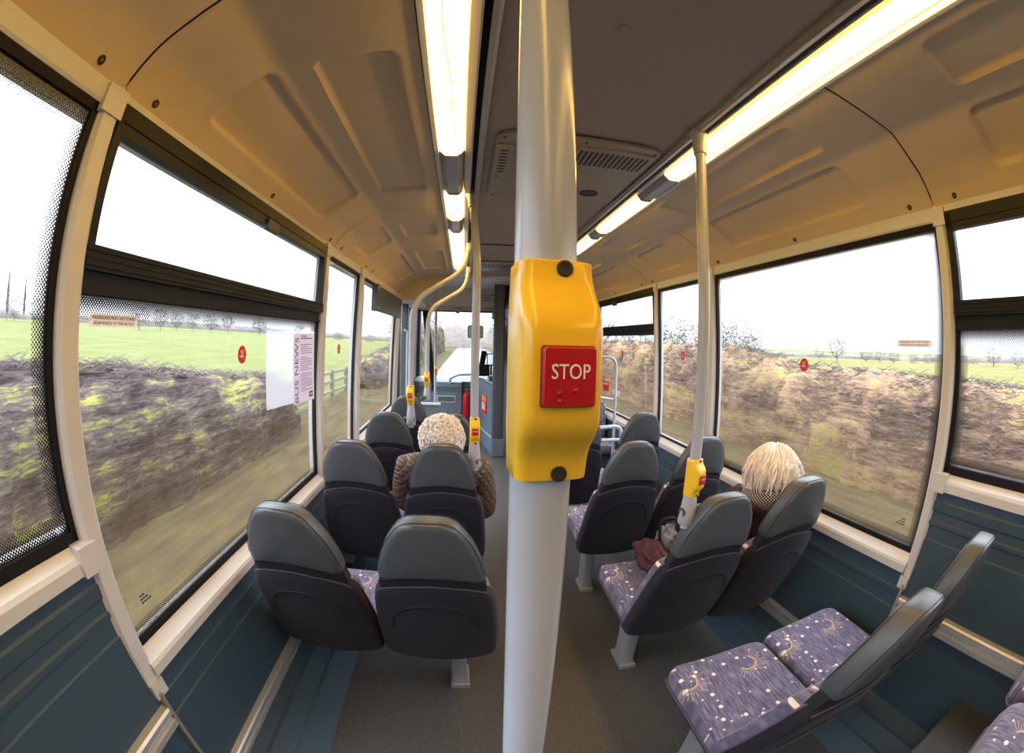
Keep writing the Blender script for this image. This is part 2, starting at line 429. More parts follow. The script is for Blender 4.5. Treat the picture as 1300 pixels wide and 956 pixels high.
for s in (-1, 1):
    sp, en = SPLIT[s], END[s]
    side = SN[s]
    def X(p): return [(s * a, b) for a, b in p]
    # lower wall: front part with a pressed swage, rear part higher
    w = MB()
    w.prism_y(X([(1.12, .15), (1.12, .540), (1.124, .545), (1.124, .60), (1.117, .605), (1.117, .622), (1.12, .627), (1.12, .72), (1.19, .72), (1.19, .15)]), sp, en)
    w.prism_y(X([(1.12, 0), (1.12, .845), (1.1235, .85), (1.1235, .897), (1.117, .902), (1.117, .915), (1.122, .920), (1.122, .948), (1.117, .953), (1.115, .985), (1.12, .991), (1.12, 1.04), (1.19, 1.04), (1.19, 0)]), YB, sp - .004)
    o = tag(w.build('wall_' + side, M['teal'], smooth=20), 'dark teal ribbed lower wall panelling on the %s side' % side, 'wall', kind='structure')
    MB().box(*sorted((s * 1.100, s * 1.121)), sp - .012, sp + .001, .10, .655).build('edge_strip', M['alumatt'], o, off=o.location)
    # coving from the seat rail down to the floor
    c = MB().prism_y(X([(1.125, .165), (1.06, .125), (1.045, .122), (1.03, .105), (.985, .075), (.972, .074), (.955, .055), (.885, .003), (.885, -.01), (1.14, -.01)]), .10, en)
    tag(c.build('baseboard_' + side, M['teal'], smooth=15), 'sloping dark teal coving between %s wall rail and floor' % side, 'baseboard', kind='structure')
    # aluminium seat rail on the wall
    def rail(z, a, b):
        return MB().prism_y(X([(1.122, z - .036), (1.098, z - .036), (1.098, z - .016), (1.110, z - .012), (1.110, z + .004), (1.096, z + .008), (1.096, z + .024), (1.102, z + .030), (1.122, z + .034)]), a, b)
    trim(rail(.19, sp + .003, en), M['alu'], 'aluminium seat rail along the front of the %s wall' % side, 'rail', smooth=15)
    trim(rail(.575, YB, sp - .014), M['alu'], 'higher aluminium rail on the rear part of the %s wall' % side, 'rail', smooth=15)
    # sills
    def sill(z, a, b): return MB().prism_y(X([(1.17, z + .078), (1.148, z + .070), (1.118, z + .040), (1.108, z + .034), (1.103, z + .024), (1.103, z - .004), (1.125, z - .006), (1.17, z - .006)]), a, b)
    trim(sill(.70, sp + .02, en), M['trim'], 'cream window sill along the front of the %s wall' % side, 'sill', smooth=25)
    trim(sill(1.03, YB, sp - .02), M['trim'], 'higher cream window sill at the rear of the %s wall' % side, 'sill', smooth=25)
    # header board between window tops and ceiling panels
    trim(MB().prism_y(X([(1.105, 1.957), (1.096, 1.932), (1.096, 1.912), (1.100, 1.905), (1.112, 1.903), (1.2, 1.903), (1.2, 1.99), (1.108, 1.99)]), YB, en), M['trim'], 'cream header board above the %s windows' % side, 'trim', smooth=20)
    # outer skin above the windows
    trim(MB().prism_y(X([(1.19, 1.90), (1.21, 1.90), (1.16, 2.16), (.95, 2.32), (0, 2.36), (0, 2.33), (.93, 2.29), (1.14, 2.14)]), YB - .05, 7.1), M['trim'], 'outer roof skin over the %s side' % side, 'trim')
    # pillars
    for k, (a, b) in enumerate(PIL[s]):
        z0 = .695 if k else .64
        p = MB()
        rs = []
        for z, d in ((z0, .036), (.9, .036), (1.3, .036), (1.72, .032), (1.93, .020)):
            xi = gx(z, 1, d); xo = gx(z, 1, -.03)
            rs.append([(s * xo, a - .0, z), (s * (xi + .012), a + .006, z), (s * xi, a + .016, z), (s * xi, b - .008, z), (s * (xi + .006), b, z), (s * xo, b, z)])
        p.rings(rs)
        # collars where the pillar meets header and sill
        zc = 1.905
        p.box(*sorted((s * (gx(zc, 1, .027)), s * (gx(zc, 1, -.02)))), a + .0, b + .004, 1.888, 1.950)
        p.box(*sorted((s * (gx(z0, 1, .047)), s * (gx(z0, 1, -.02)))), a + .012, b + .003, z0 - .004, z0 + .044)
        if k == 0:
            p.box(*sorted((s * (gx(1.05, 1, .046)), s * (gx(1.05, 1, -.02)))), a - .03, a + .03, 1.022, 1.085)
        trim(p, M['trim'], 'cream window pillar, %s from the rear on the %s side' % (('first', 'second', 'third', 'last')[k], side), 'pillar', smooth=25)

# ------------------------------------------------------------------ windows
wn = [1]
def window(s, y0, y1, z0, z1, label, hopper=False, frit=(), dirt='glass'):
    n = wn[0]; wn[0] += 1
    ym = (y0 + y1) / 2
    loc = (gx(z0, s), ym, z0)
    w = empty('window_%d' % n, loc); tag(w, label, 'window', kind='structure')
    L = loc
    zt = z1
    def slab(a, b, c, d, d0, d1):                      # y a..b, z c..d, depth in from glass d0..d1
        m = []
        for z in (c, d):
            for y in (a, b):
                for dd in (d0, d1): m.append((gx(z, s, dd), y, z))
        return MB().add(m, [(0, 1, 3, 2), (4, 6, 7, 5), (0, 2, 6, 4), (1, 5, 7, 3), (0, 4, 5, 1), (2, 3, 7, 6)])
    def pane(name, a, b, c, d, mat):
        p = MB().add([(gx(c, s), a, c), (gx(c, s), b, c), (gx(d, s), b, d), (gx(d, s), a, d)], [(0, 1, 2, 3)])
        return p.build(name, mat, w, off=L, smooth=0)
    seal = MB()
    for q in ((y0 - .02, y0 + .013, z0 - .02, z1 + .02), (y1 - .013, y1 + .02, z0 - .02, z1 + .02), (y0, y1, z0 - .02, z0 + .013), (y0, y1, z1 - .011, z1 + .010)):
        m = slab(*q, -.006, .010); seal.add(m.v, m.f)
    seal.build('rubber_seal', M['black'], w, off=L, smooth=0)
    zl = 1.56 if hopper else z1
    pane('glass_pane', y0, y1, z0, zl, M[dirt])
    if hopper:
        zt = 1.868
        pane('hopper_pane', y0 + .02, y1 - .02, 1.63, 1.90, M['cleanglass'])
        f = MB()
        for q in ((y0, y1, 1.866, 1.93), (y0, y0 + .026, 1.62, 1.92), (y1 - .03, y1, 1.62, 1.92)):
            m = slab(*q, -.004, .026); f.add(m.v, m.f)
        m = slab(y0 + .02, y1 - .02, 1.890, 1.896, .02, .030); f.add(m.v, m.f)
        f.build('hopper_frame', M['blackgloss'], w, off=L, smooth=0)
        t = MB()
        for q, d in (((y0, y1, 1.592, 1.640), .030), ((y0, y1, 1.600, 1.607), .034), ((y0, y1, 1.628, 1.634), .034), ((y0, y1, 1.614, 1.618), .033), ((y0, y1, 1.552, 1.592), .012), ((y0, y1, 1.548, 1.556), .020)):
            m = slab(*q, -.004, d); t.add(m.v, m.f)
        t.build('transom', M['blackgloss'], w, off=L, smooth=0)
        lt = slab(ym - .05 + .1, ym + .05 + .1, 1.845, 1.885, .018, .036)
        lt.build('latch', M['darkgrey'], w, off=L, smooth=0, bevel=.003)
    W = .052
    fb = MB()
    ztop = 1.552 if hopper else z1
    e = .0
    def strip(p0, p1, q1, q0, l0, l1):                  # outer edge p0-p1, inner edge q0-q1
        fb.add([(gx(z, s, .003), y, z) for y, z in (p0, p1, q1, q0)], [(0, 1, 2, 3)], [(l0, 0), (l1, 0), (l1 - W if False else l1, W), (l0, W)])
    if 'bottom' in frit: strip((y0, z0), (y1, z0), (y1, z0 + W), (y0, z0 + W), y0, y1)
    if 'top' in frit: strip((y0, ztop), (y1, ztop), (y1, ztop - W), (y0, ztop - W), y0, y1)
    if 'rear' in frit: strip((y0, z0), (y0, ztop), (y0 + W, ztop), (y0 + W, z0), z0, ztop)
    if 'front' in frit: strip((y1, z0), (y1, ztop), (y1 - W, ztop), (y1 - W, z0), z0, ztop)
    if fb.f: fb.build('frit_band', M['frit'], w, off=L, smooth=0)
    # etched maker's mark low in the rear corner
    g = MB()
    for k in range(3):
        for j in range(4 - k):
            a = (y0 + .085 + j * .012); zz = z0 + .085 + k * .010
            m = slab(a, a + .009, zz, zz + .005, .001, .0025); g.add(m.v, m.f)
    g.build('etched_mark', M['dkprint'], w, off=L, smooth=0)
    return w
window(-1, YB + .15, .475, 1.095, 1.895, 'rear left window with a dotted black border', frit=('top', 'front', 'bottom'))
window(-1, .542, 2.10, .765, 1.895, 'wide left window with an opening top light and news sheet', hopper=True, frit=('top', 'bottom'))
window(-1, 2.17, 2.89, .765, 1.895, 'narrow left window ahead of the wide opening one')
window(-1, 2.99, 4.55, .765, 1.895, 'front left window with a black box in its top corner')
window(1, YB + .15, .615, 1.095, 1.895, 'rear right window with an opening top light', hopper=True, frit=('top', 'front', 'bottom'))
window(1, .669, 2.256, .765, 1.895, 'large plain right window beside the woman in maroon', frit=('rear', 'top', 'bottom'))
window(1, 2.325, 3.098, .765, 1.895, 'narrow right window behind the grey pole')
window(1, 3.15, 4.80, .765, 1.895, 'front right window with an opening top light', hopper=True)

# ------------------------------------------------------------------ ceiling
tag(MB().prism_y([(-.335, 2.185), (-.2, 2.192), (0, 2.195), (.2, 2.192), (.335, 2.185), (.335, 2.25), (-.335, 2.25)], YB, 4.86).build('ceiling', M['carpet'], smooth=30), 'dark brown felt centre strip of the ceiling', 'ceiling', kind='structure')
trim(MB().box(-.33, .33, 3.178, 3.186, 2.1835, 2.19), M['black'], 'dark joint across the ceiling felt', 'trim')
trim(MB().box(-1.13, 1.13, 4.86, 7.0, 2.165, 2.2), M['header'], 'flat pale ceiling over the front of the bus', 'ceiling')
for x, y in ((-.048, .732), (.02, 2.6)):
    trim(MB().lathe((x, y, 2.188), [(.008, .0), (.014, .001), (.016, .004), (.016, .01)], 16), M['carpet'], 'felt covered button on the ceiling', 'button')

PROF = fillet([(.5165, 0, 2.176), (.874, 0, 2.152), (1.03, 0, 2.056), (1.078, 0, 2.003)], .022, 4)[:-1] + fillet([(1.070, 0, 2.011), (1.078, 0, 2.001), (1.107, 0, 1.956)], .005, 3)
def resample(pts, step):
    out = [pts[0].copy()]; acc = 0
    for a, b in zip(pts, pts[1:]):
        L = (b - a).length; t = step - acc
        while t < L:
            out.append(a.lerp(b, t / L)); t += step
        acc = (acc + L) % step
    out.append(pts[-1].copy()); return out
PR = resample(PROF, .0065)
ARC = [0]
for a, b in zip(PR, PR[1:]): ARC.append(ARC[-1] + (b - a).length)
def arc_at_x(x):
    for k in range(len(PR) - 1):
        if PR[k].x <= x <= PR[k + 1].x: return ARC[k] + (x - PR[k].x) / (PR[k + 1].x - PR[k].x + 1e-9) * (ARC[k + 1] - ARC[k])
    return ARC[-1]
NR = []
for k in range(len(PR)):
    a = PR[max(0, k - 1)]; b = PR[min(len(PR) - 1, k + 1)]; t = (b - a).normalized(); NR.append(Vector((-t.z, 0, t.x)))   # outward (up)
def recess(y, q, r):
    (ya, yb, qa, qb) = r
    cy, cq = (ya + yb) / 2, (qa + qb) / 2; rad = .035
    dx = abs(y - cy) - (yb - ya) / 2 + rad; dy = abs(q - cq) - (qb - qa) / 2 + rad
    sd = math.hypot(max(dx, 0), max(dy, 0)) + min(max(dx, dy), 0) - rad
    t = min(1, max(0, .5 - sd / .011)); return t * t * (3 - 2 * t)
def ceiling_bay(s, y0, y1, recs, k):
    y0 += .003; y1 -= .003
    ny = int((y1 - y0) / .0065) + 1
    m = MB(); rows = []
    RR = [(a, b, arc_at_x(c), arc_at_x(d)) for a, b, c, d in recs]
    for i in range(ny + 1):
        y = y0 + (y1 - y0) * i / ny
        row = []
        for p, q, nn in zip(PR, ARC, NR):
            d = max([recess(y, q, r) for r in RR] + [0]) * .020
            e = min(y - y0, y1 - y); d += max(0, .004 - e) * 1.0
            w = p + nn * d
            row.append((s * w.x, y, w.z))
        rows.append(row)
    m.rings(rows, False, False, False)
    o = m.build('trim_%d' % tn[0], M['cove'], smooth=60); tn[0] += 1
    tag(o, 'beige moulded ceiling panel, %s bay on the %s side' % (('rearmost', 'second', 'third', 'front')[k], SN[s]), 'ceiling panel', kind='structure')
    # fixing screws in the lower flange
    n = max(2, int(round((y1 - y0) / .52)))
    for j in range(n):
        y = y0 + .11 + (y1 - y0 - .22) * j / (n - 1)
        nn = Vector((-s * .82, 0, -.57)); c = Vector((s * 1.0925, y, 1.976))
        u = Vector((0, 1, 0)); v = nn.cross(u)
        def ring(r, h, N=12): return [c + nn * h + u * (r * cos(2 * pi * i / N)) + v * (r * sin(2 * pi * i / N)) for i in range(N)]
        b = MB().rings([ring(.0105, -.001), ring(.0105, .0015), ring(.0075, .002), ring(.007, .0005)])
        bo = b.build('screw', M['socket'], o, off=o.location, smooth=30)
        MB().rings([ring(.0045, .0004), ring(.0045, .0022), ring(.003, .003)]).build('screw_head', M['screw'], bo, smooth=30, off=o.location)
    return o
UP = (.578, .79); LO = (.897, 1.062)
for s, bays in ((-1, [(YB, .535, []), (.535, 2.261, [(.866, 1.945, *UP), (.853, 1.925, *LO)]), (2.261, 3.133, [(2.54, 2.87, *UP), (2.50, 2.92, *LO)]), (3.133, 4.76, [(3.40, 4.25, *UP), (3.36, 4.35, *LO)])]),
                (1, [(YB, .664, [(-.95, .305, *UP), (-.9, .33, *LO)]), (.664, 2.31, [(.93, 1.95, *UP), (.985, 1.98, *LO)]), (2.31, 3.29, [(2.60, 3.0, *UP), (2.58, 3.03, *LO)]), (3.29, 4.86, [(3.55, 4.45, *UP), (3.52, 4.6, *LO)])])):
    for k, (a, b, r) in enumerate(bays): ceiling_bay(s, a, b, r, k)
    trim(MB().sheet_y([(s * (p.x + .012 * 0), p.z + .050) for p in PR[::3]] + [(s * 1.125, 1.97)], YB, 4.87), M['black'], 'dark backing behind the joints of the %s ceiling panels' % SN[s], 'trim')
# end caps of the cove above the door and the cab
for s, ye in ((-1, 4.765), (1, 4.865)):
    pr = [(s * p.x, p.z + .004) for p in PR[::3]] + [(s * 1.12, 1.90), (s * .93, 1.895), (s * .80, 2.0), (s * .53, 2.12)]
    trim(MB().prism_y(pr, ye, ye + .02), M['cove'], 'beige end cap closing the %s ceiling cove' % SN[s], 'trim')

# rail profiles either side of the felt
for s in (-1, 1):
    def X(p): return [(s * a, b) for a, b in p]
    trim(MB().prism_y(X([(.328, 2.19), (.328, 2.172), (.337, 2.168), (.337, 2.163), (.350, 2.163), (.351, 2.19)]), YB, 4.86), M['alumatt'], 'aluminium pole rail along the ceiling, %s side' % SN[s], 'rail', smooth=15)
    trim(MB().prism_y(X([(.32, 2.20), (.345, 2.186), (.375, 2.186), (.38, 2.21)]), YB, 4.86), M['black'], 'dark slot beside the ceiling pole rail, %s side' % SN[s], 'trim', smooth=0)
    trim(MB().prism_y(X([(.368, 2.20), (.369, 2.166), (.374, 2.163), (.397, 2.168), (.402, 2.174), (.404, 2.21)]), YB, 4.86), M['alumatt'], 'inner edge profile of the light trough, %s side' % SN[s], 'rail', smooth=15)
    trim(MB().prism_y(X([(.491, 2.21), (.491, 2.172), (.496, 2.165), (.511, 2.166), (.5135, 2.172), (.5135, 2.21)]), YB, 4.86), M['trim'], 'outer edge profile of the light trough, %s side' % SN[s], 'rail', smooth=15)
    trim(MB().box(*sorted((s * .40, s * .52)), YB, 4.86, 2.21, 2.23), M['alumatt'], 'metal back of the light trough, %s side' % SN[s], 'trim')

# strip lights: one fixture per lit length
def strip_light(s, y0, y1, label):
    o = empty('ceiling_light', (s * .4475, (y0 + y1) / 2, 2.205)); L = o.location.copy()
    tag(o, label, 'light', 'strip lights in the ceiling troughs')
    prof = []
    for k in range(9):
        a = pi * k / 8; prof.append((s * .4475 + .0435 * cos(a) * s, 2.174 - .024 * sin(a)))
    prof += [(s * .404, 2.19), (s * .491, 2.19)]
    MB().prism_y(prof, y0, y1).build('diffuser', M['lamp'], o, off=L, smooth=40)
    if s > 0: MB().box(s * .452 - .0016, s * .452 + .0016, y0, y1, 2.1480, 2.1508).build('diffuser_joint', M['screw'], o, off=L, smooth=0)
    for y in (y0 - .012, y1):
        e = MB().prism_y([(s * .404, 2.20), (s * .404, 2.171), (s * .425, 2.148), (s * .47, 2.148), (s * .491, 2.171), (s * .491, 2.20)], y, y + .012)
        e.build('end_cap', M['greyplastic'], o, off=L, smooth=20)
    return o
LIT = {-1: [(YB, 1.49), (1.955, 2.41), (2.71, 4.2)], 1: [(YB, 1.52), (1.83, 2.50), (2.68, 3.27), (3.45, 4.6)]}
NM = ('longest length nearest the camera', 'short second length', 'third length', 'far length by the cab')
for s in (-1, 1):
    pv = None
    for k, (a, b) in enumerate(LIT[s]):
        strip_light(s, a, b, 'warm glowing strip light in the %s ceiling trough, %s' % (SN[s], NM[k]))
        if pv is not None:
            trim(MB().prism_y([(s * .404, 2.20), (s * .404, 2.171), (s * .425, 2.152), (s * .47, 2.152), (s * .491, 2.171), (s * .491, 2.20)], pv + .013, a - .013), M['cover'], 'clouded unlit cover between strip lights, %s side, gap %d from the rear' % (SN[s], k), 'cover', smooth=20)
        pv = b
    if pv < 4.8: trim(MB().prism_y([(s * .404, 2.20), (s * .404, 2.171), (s * .491, 2.171), (s * .491, 2.20)], pv + .013, 4.85), M['cover'], 'clouded cover at the front end of the %s light trough' % SN[s], 'cover', smooth=20)
# brown cable sagging inside the near left diffuser, seen against the light
tag(MB().tube([(-.452, .60, 2.1485), (-.456, .72, 2.1485), (-.450, .82, 2.1482), (-.438, 1.0, 2.1488), (-.436, 1.2, 2.149), (-.425, 1.36, 2.152), (-.41, 1.47, 2.160)], .0016, 6).build('cable', M['screw']), 'thin brown cable along the near left strip light', 'cable')

# air vent unit in the ceiling
v = empty('air_vent', (.015, 1.65, 2.19)); L = v.location.copy()
tag(v, 'beige ceiling air unit with slotted grilles and a round speaker', 'vent')
pl = MB()
ol = rrect(-.29, .315, 1.325, 2.03, .05)
pl.pillow(ol, [(0, .0), (-.010, 0), (-.014, .006)], lambda a, b, w: (a, b, 2.186 + w), 0, (.1, .5))
plate = pl.build('cover_plate', M['ventcream'], v, off=L, smooth=30)
for a, b, c, d in ((-.275, -.235, 1.42, 1.70), (.01, .29, 1.385, 1.535)):
    MB().pillow(rrect(a - .012, b + .012, c - .012, d + .012, .02), [(0, 0), (-.006, .0), (-.009, .004)], lambda p, q, w: (p, q, 2.1725 + w), 0, (.2, .6)).build('grille_panel', M['ventcream'], v, off=L, smooth=30)
g = MB()
for k in range(14):
    x = .018 + k * .0198
    g.add([(x - .012 + .012, 1.40, 2.1628), (x + .010 + .012 - .012, 1.40, 2.1628), (x + .006, 1.525, 2.1628), (x - .006, 1.525, 2.1628)], [(0, 1, 2, 3)])
    q = rrect(x - .0055, x + .0055, 1.395, 1.528, .0054, 3)
    g.pillow(q, [(0, 0), (-.0012, 0)], lambda a, b, w: (a, b, 2.1636 + w), 0, (.5,))
g.v = g.v; gg = MB()
for k in range(14):
    x = .018 + k * .0198
    gg.pillow(rrect(x - .0055, x + .0055, 1.395, 1.528, .0054, 3), [(0, 0), (-.0012, 0)], lambda a, b, w: (a, b, 2.1640 + w), 0, (.5,))
gg.build('slot', M['socket'], v, off=L, smooth=0)
gl = MB()
for k in range(8):
    y = 1.45 + k * .03
    gl.pillow(rrect(-.270, -.240, y, y + .012, .004, 3), [(0, 0), (-.0012, 0)], lambda a, b, w: (a, b, 2.1640 + w), 0, (.5,))
gl.build('slot', M['socket'], v, off=L, smooth=0)
MB().lathe((.174, 1.868, 2.172), [(.045, .004), (.045, -.002), (.038, -.004), (.03, -.002)], 24).build('speaker_grille', M['socket'], v, off=L)
for x, y in ((-.262, 1.36), (.29, 1.36), (.30, 1.55), (.29, 1.99), (-.262, 1.99), (-.265, 1.74), (.02, 1.345)):
    MB().lathe((x, y, 2.172), [(.006, .002), (.006, -.0015), (.003, -.002)], 10).build('screw', M['socket'], v, off=L)
# second slotted vent near the front
v = empty('ceiling_vent', (-.05, 4.12, 2.186)); L = v.location.copy()
tag(v, 'long dark slotted ceiling vent near the front of the bus', 'vent')
MB().box(-.30, .30, 3.88, 4.38, 2.172, 2.19).build('cover_plate', M['ventcream'], v, off=L, bevel=.006)
gg = MB()
for k in range(22):
    x = -.27 + k * .0257
    gg.box(x - .007, x + .007, 3.93, 4.16, 2.1705, 2.173)
gg.build('slot', M['socket'], v, off=L, smooth=0)
MB().box(-.15, .1, 4.25, 4.30, 2.1705, 2.173).build('label_plate', M['darkgrey'], v, off=L)

# ------------------------------------------------------------------ seats
def yb(z): return lerp(z, [(.30, .200), (.37, .168), (.45, .134), (.60, .072), (.72, .026), (.83, -.010), (.90, -.030), (1.0, -.056), (1.06, -.070)])
def bmap(dw=0.0, k=.9):
    return lambda u, z, w: (u, yb(z) + w + dw + k * u * u, z - .012 * min(1, max(0, (z - .4) / .4)))
def mirror_outline(right):                              # right side points from bottom to top, x > 0
    return right + [(-x, z) for x, z in reversed(right)]
def headrest_outline():
    pts = [(.139, .838), (.1445, .850), (.1435, .872), (.137, .905), (.126, .942), (.111, .978), (.094, 1.007), (.078, 1.030), (.066, 1.041), (.052, 1.048), (.03, 1.052), (.0, 1.053)]
    low = [(.06, .854), (.10, .847), (.125, .838)]
    r = [(.0, .858), (.035, .8575)] + low + pts[:-1]
    return r + [(0, 1.053)] + [(-x, z) for x, z in reversed(r[1:])]
def band_outline():
    r = [(.0, .815), (.06, .811), (.11, .801), (.150, .785), (.152, .81), (.145, .84), (.11, .856), (.06, .864)]
    return r + [(0, .867)] + [(-x, z) for x, z in reversed(r[1:])]
def shell_outline():
    r = [(.0, .362), (.06, .362), (.12, .364), (.165, .369), (.184, .378), (.192, .395), (.195, .43), (.194, .50), (.190, .58), (.184, .66), (.176, .73), (.169, .762), (.160, .783), (.140, .799), (.10, .815), (.05, .826)]
    return r + [(0, .832)] + [(-x, z) for x, z in reversed(r[1:])]
def inset_path(ol, k, sel):
    cx = sum(p[0] for p in ol) / len(ol); cy = sum(p[1] for p in ol) / len(ol)
    return [(cx + (p[0] - cx) * k, cy + (p[1] - cy) * k) for p in ol if sel(p)]

def make_seat(leg_dx, arm=0):
    """forward facing passenger seat; local origin on the floor under the top edge of its headrest"""
    root = empty('bus_seat')
    def B(mb, name, mat, smooth=45, par=None): return mb.build(name, mat, par or root, off=(0, 0, 0), smooth=smooth)
    hr = B(MB().pillow(headrest_outline(), [(.0, .016), (.004, .006), (.014, .0), (.038, -.001), (.062, .0), (.072, .006), (.076, .016)], bmap(.0, .7), .006), 'headrest', M['leather'])
    # stitched seams round the headrest
    st = MB()
    for w in (.010, .067):
        p = inset_path(headrest_outline(), 1.003, lambda q: q[1] > .862)
        mp = bmap(.0, .7)
        p = sorted([q for q in p if q[0] >= 0], key=lambda q: -q[0] * 0 + q[1])
        path = [mp(q[0], q[1], w) for q in p] + [mp(-q[0], q[1], w) for q in reversed(p)]
        st.tube(path, .0011, 5)
    B(st, 'seam', M['groove'], par=hr)
    B(MB().pillow(band_outline(), [(.012, .006), (.018, 0), (.055, 0), (.060, .006)], bmap(0, .8), 0), 'neck_gap', M['groove'])
    sh = B(MB().pillow(shell_outline(), [(-.004, .014), (.002, .004), (.012, 0), (.040, 0), (.048, .004)], bmap(0, .9), .006), 'back_shell', M['navy'])
    # embossed arch on the rear of the shell
    a = MB()
    mp = bmap(-.0105, .9)
    path = []
    for k in range(25):
        t = pi * k / 24
        path.append(mp(.135 * cos(t), .60 + .150 * sin(t) ** .8, 0))
    a.tube(path, .0020, 6)
    B(a, 'arch_seam', M['groove'], par=sh)
    pp = MB()
    mp2 = bmap(.0, .9)
    ol = [p for p in shell_outline() if p[0] > 0 and p[1] > .385]
    for sg in (1, -1): pp.tube([mp2(sg * (x + .001), z, .044) for x, z in ol], .004, 6)
    top = [p for p in shell_outline() if p[1] > .775]
    pp.tube([mp2(x, z + .0005, .001) for x, z in sorted(top)], .0014, 5)
    B(pp, 'piping', M['piping'], par=sh)
    # moquette front of the backrest
    fo = [(x * .97, max(z, .44)) for x, z in shell_outline()]
    mb = MB().pillow(fo, [(.044, .0), (.075, .0), (.092, .006), (.100, .02)], bmap(0, .9), .012)
    mb.uv = {i: (p[0], p[2]) for i, p in enumerate(mb.v)}
    B(mb, 'back_cushion', M['moquette'])
    # seat cushion
    co = rrect(-.193, .193, .20, .615, [.055, .055, .03, .03], 5)
    def cmap(u, v, w): return (u, v, .405 + w + .05 * (v - .2) - .35 * max(0, v - .55) * max(0, v - .55) * 8 + (.012 * (u / .19) ** 2))
    mb = MB().pillow(co, [(0, .008), (.012, 0), (.045, 0), (.060, .006), (.068, .018)], cmap, .012)
    mb.uv = {i: (p[0] + .31, p[1] + .17) for i, p in enumerate(mb.v)}
    B(mb, 'seat_cushion', M['moquette'])
    po = rrect(-.187, .187, .215, .590, [.05, .05, .02, .02], 4)
    pan = B(MB().pillow(po, [(0, .035), (.02, .012), (.07, 0), (.085, 0)], lambda u, v, w: (u, v, .362 + w * .75 + .05 * (v - .2)), 0), 'seat_pan', M['darkgrey'])
    pt = MB(); q = [(-.194, .22), (-.196, .56), (-.185, .60), (-.15, .617), (.15, .617), (.185, .60), (.196, .56), (.194, .22)]
    pt.tube([(u, v, cmap(u, v, .006)[2]) for u, v in q], .004, 6); B(pt, 'cushion_piping', M['piping'], par=pan)
    if leg_dx is not None:
        l = MB()
        rs = []
        for z, hx, hy, yc in ((.385, .032, .070, .42), (.20, .030, .060, .425), (.06, .030, .056, .43), (.02, .034, .062, .43)):
            rs.append([(leg_dx + x, yc + y, z) for x, y in rrect(-hx, hx, -hy, hy, .010, 2)])
        l.rings(rs)
        lg = B(l, 'leg', M['legs'], 30)
        B(MB().box(leg_dx - .04, leg_dx + .04, .355, .505, 0, .022), 'foot_plate', M['legs'], 0, par=lg)
    else:
        B(MB().box(-.17, .17, .36, .46, .32, .372), 'mounting_beam', M['legs'], 0)
        B(MB().box(*sorted((arm * .15, arm * .245)), .375, .445, .20, .31), 'wall_bracket', M['legs'], 0)
    return root

def seat(proto, x, y0, label, group, first=False, z=0.0):
    o = proto if first else copy_tree(proto)
    o.location = (x, y0, z); o.scale = (.94 if group == GR else 1, 1, 1); tag(o, label, 'bus seat', group)
    return o
GL, GR = 'left hand passenger seats', 'right hand passenger seats'
aL = make_seat(.058); aR = make_seat(-.055); wL = make_seat(None, -1); wR = make_seat(None, 1)
AX, WX = -.46, -.855
seat(aL, AX, 1.02, 'empty grey-topped seat nearest the camera on the left, aisle side', GL, True)
seat(wL, WX, 1.02, 'empty grey-topped seat nearest the camera beside the left window', GL, True)
seat(aL, AX, 1.79, 'seat with the woman in the brown quilted jacket, left of the aisle', GL)
seat(wL, WX, 1.79, 'empty window seat next to the woman in the brown quilted jacket', GL)
seat(aL, -.437, 2.54, 'left aisle seat hidden in front of the white curly hair', GL)
seat(wL, -.825, 2.54, 'left window seat in the third row, grey pole at its inner corner', GL)
seat(wL, -.80, 3.29, 'farthest left window seat, behind the second bent pole', GL)
seat(aR, .40, 1.05, 'right aisle seat with the grey pole clamped to its headrest', GR, True)
seat(wR, .765, 1.05, 'right window seat with the woman in maroon', GR, True)
seat(aR, .40, 1.80, 'second right aisle seat, ahead of the one with the pole', GR)
seat(wR, .78, 1.80, 'second right window seat, ahead of the woman in maroon', GR)
seat(aR, .355, 2.56, 'third right aisle seat, mostly behind the big yellow bell box', GR)
seat(wR, .77, 2.56, 'third right window seat, below the narrow window', GR)
seat(aR, .41, .295, 'right aisle seat seen side-on at the bottom with patterned cushion', GR)
seat(wR, .80, .305, 'right window seat seen side-on in front of the rear window', GR)
seat(wR, .78, -.70, 'rear seat on the raised platform in the bottom right corner', GR, z=.36)
seat(wR, .375, -.70, 'rear seat on the raised platform next to the corner one', GR, z=.36)

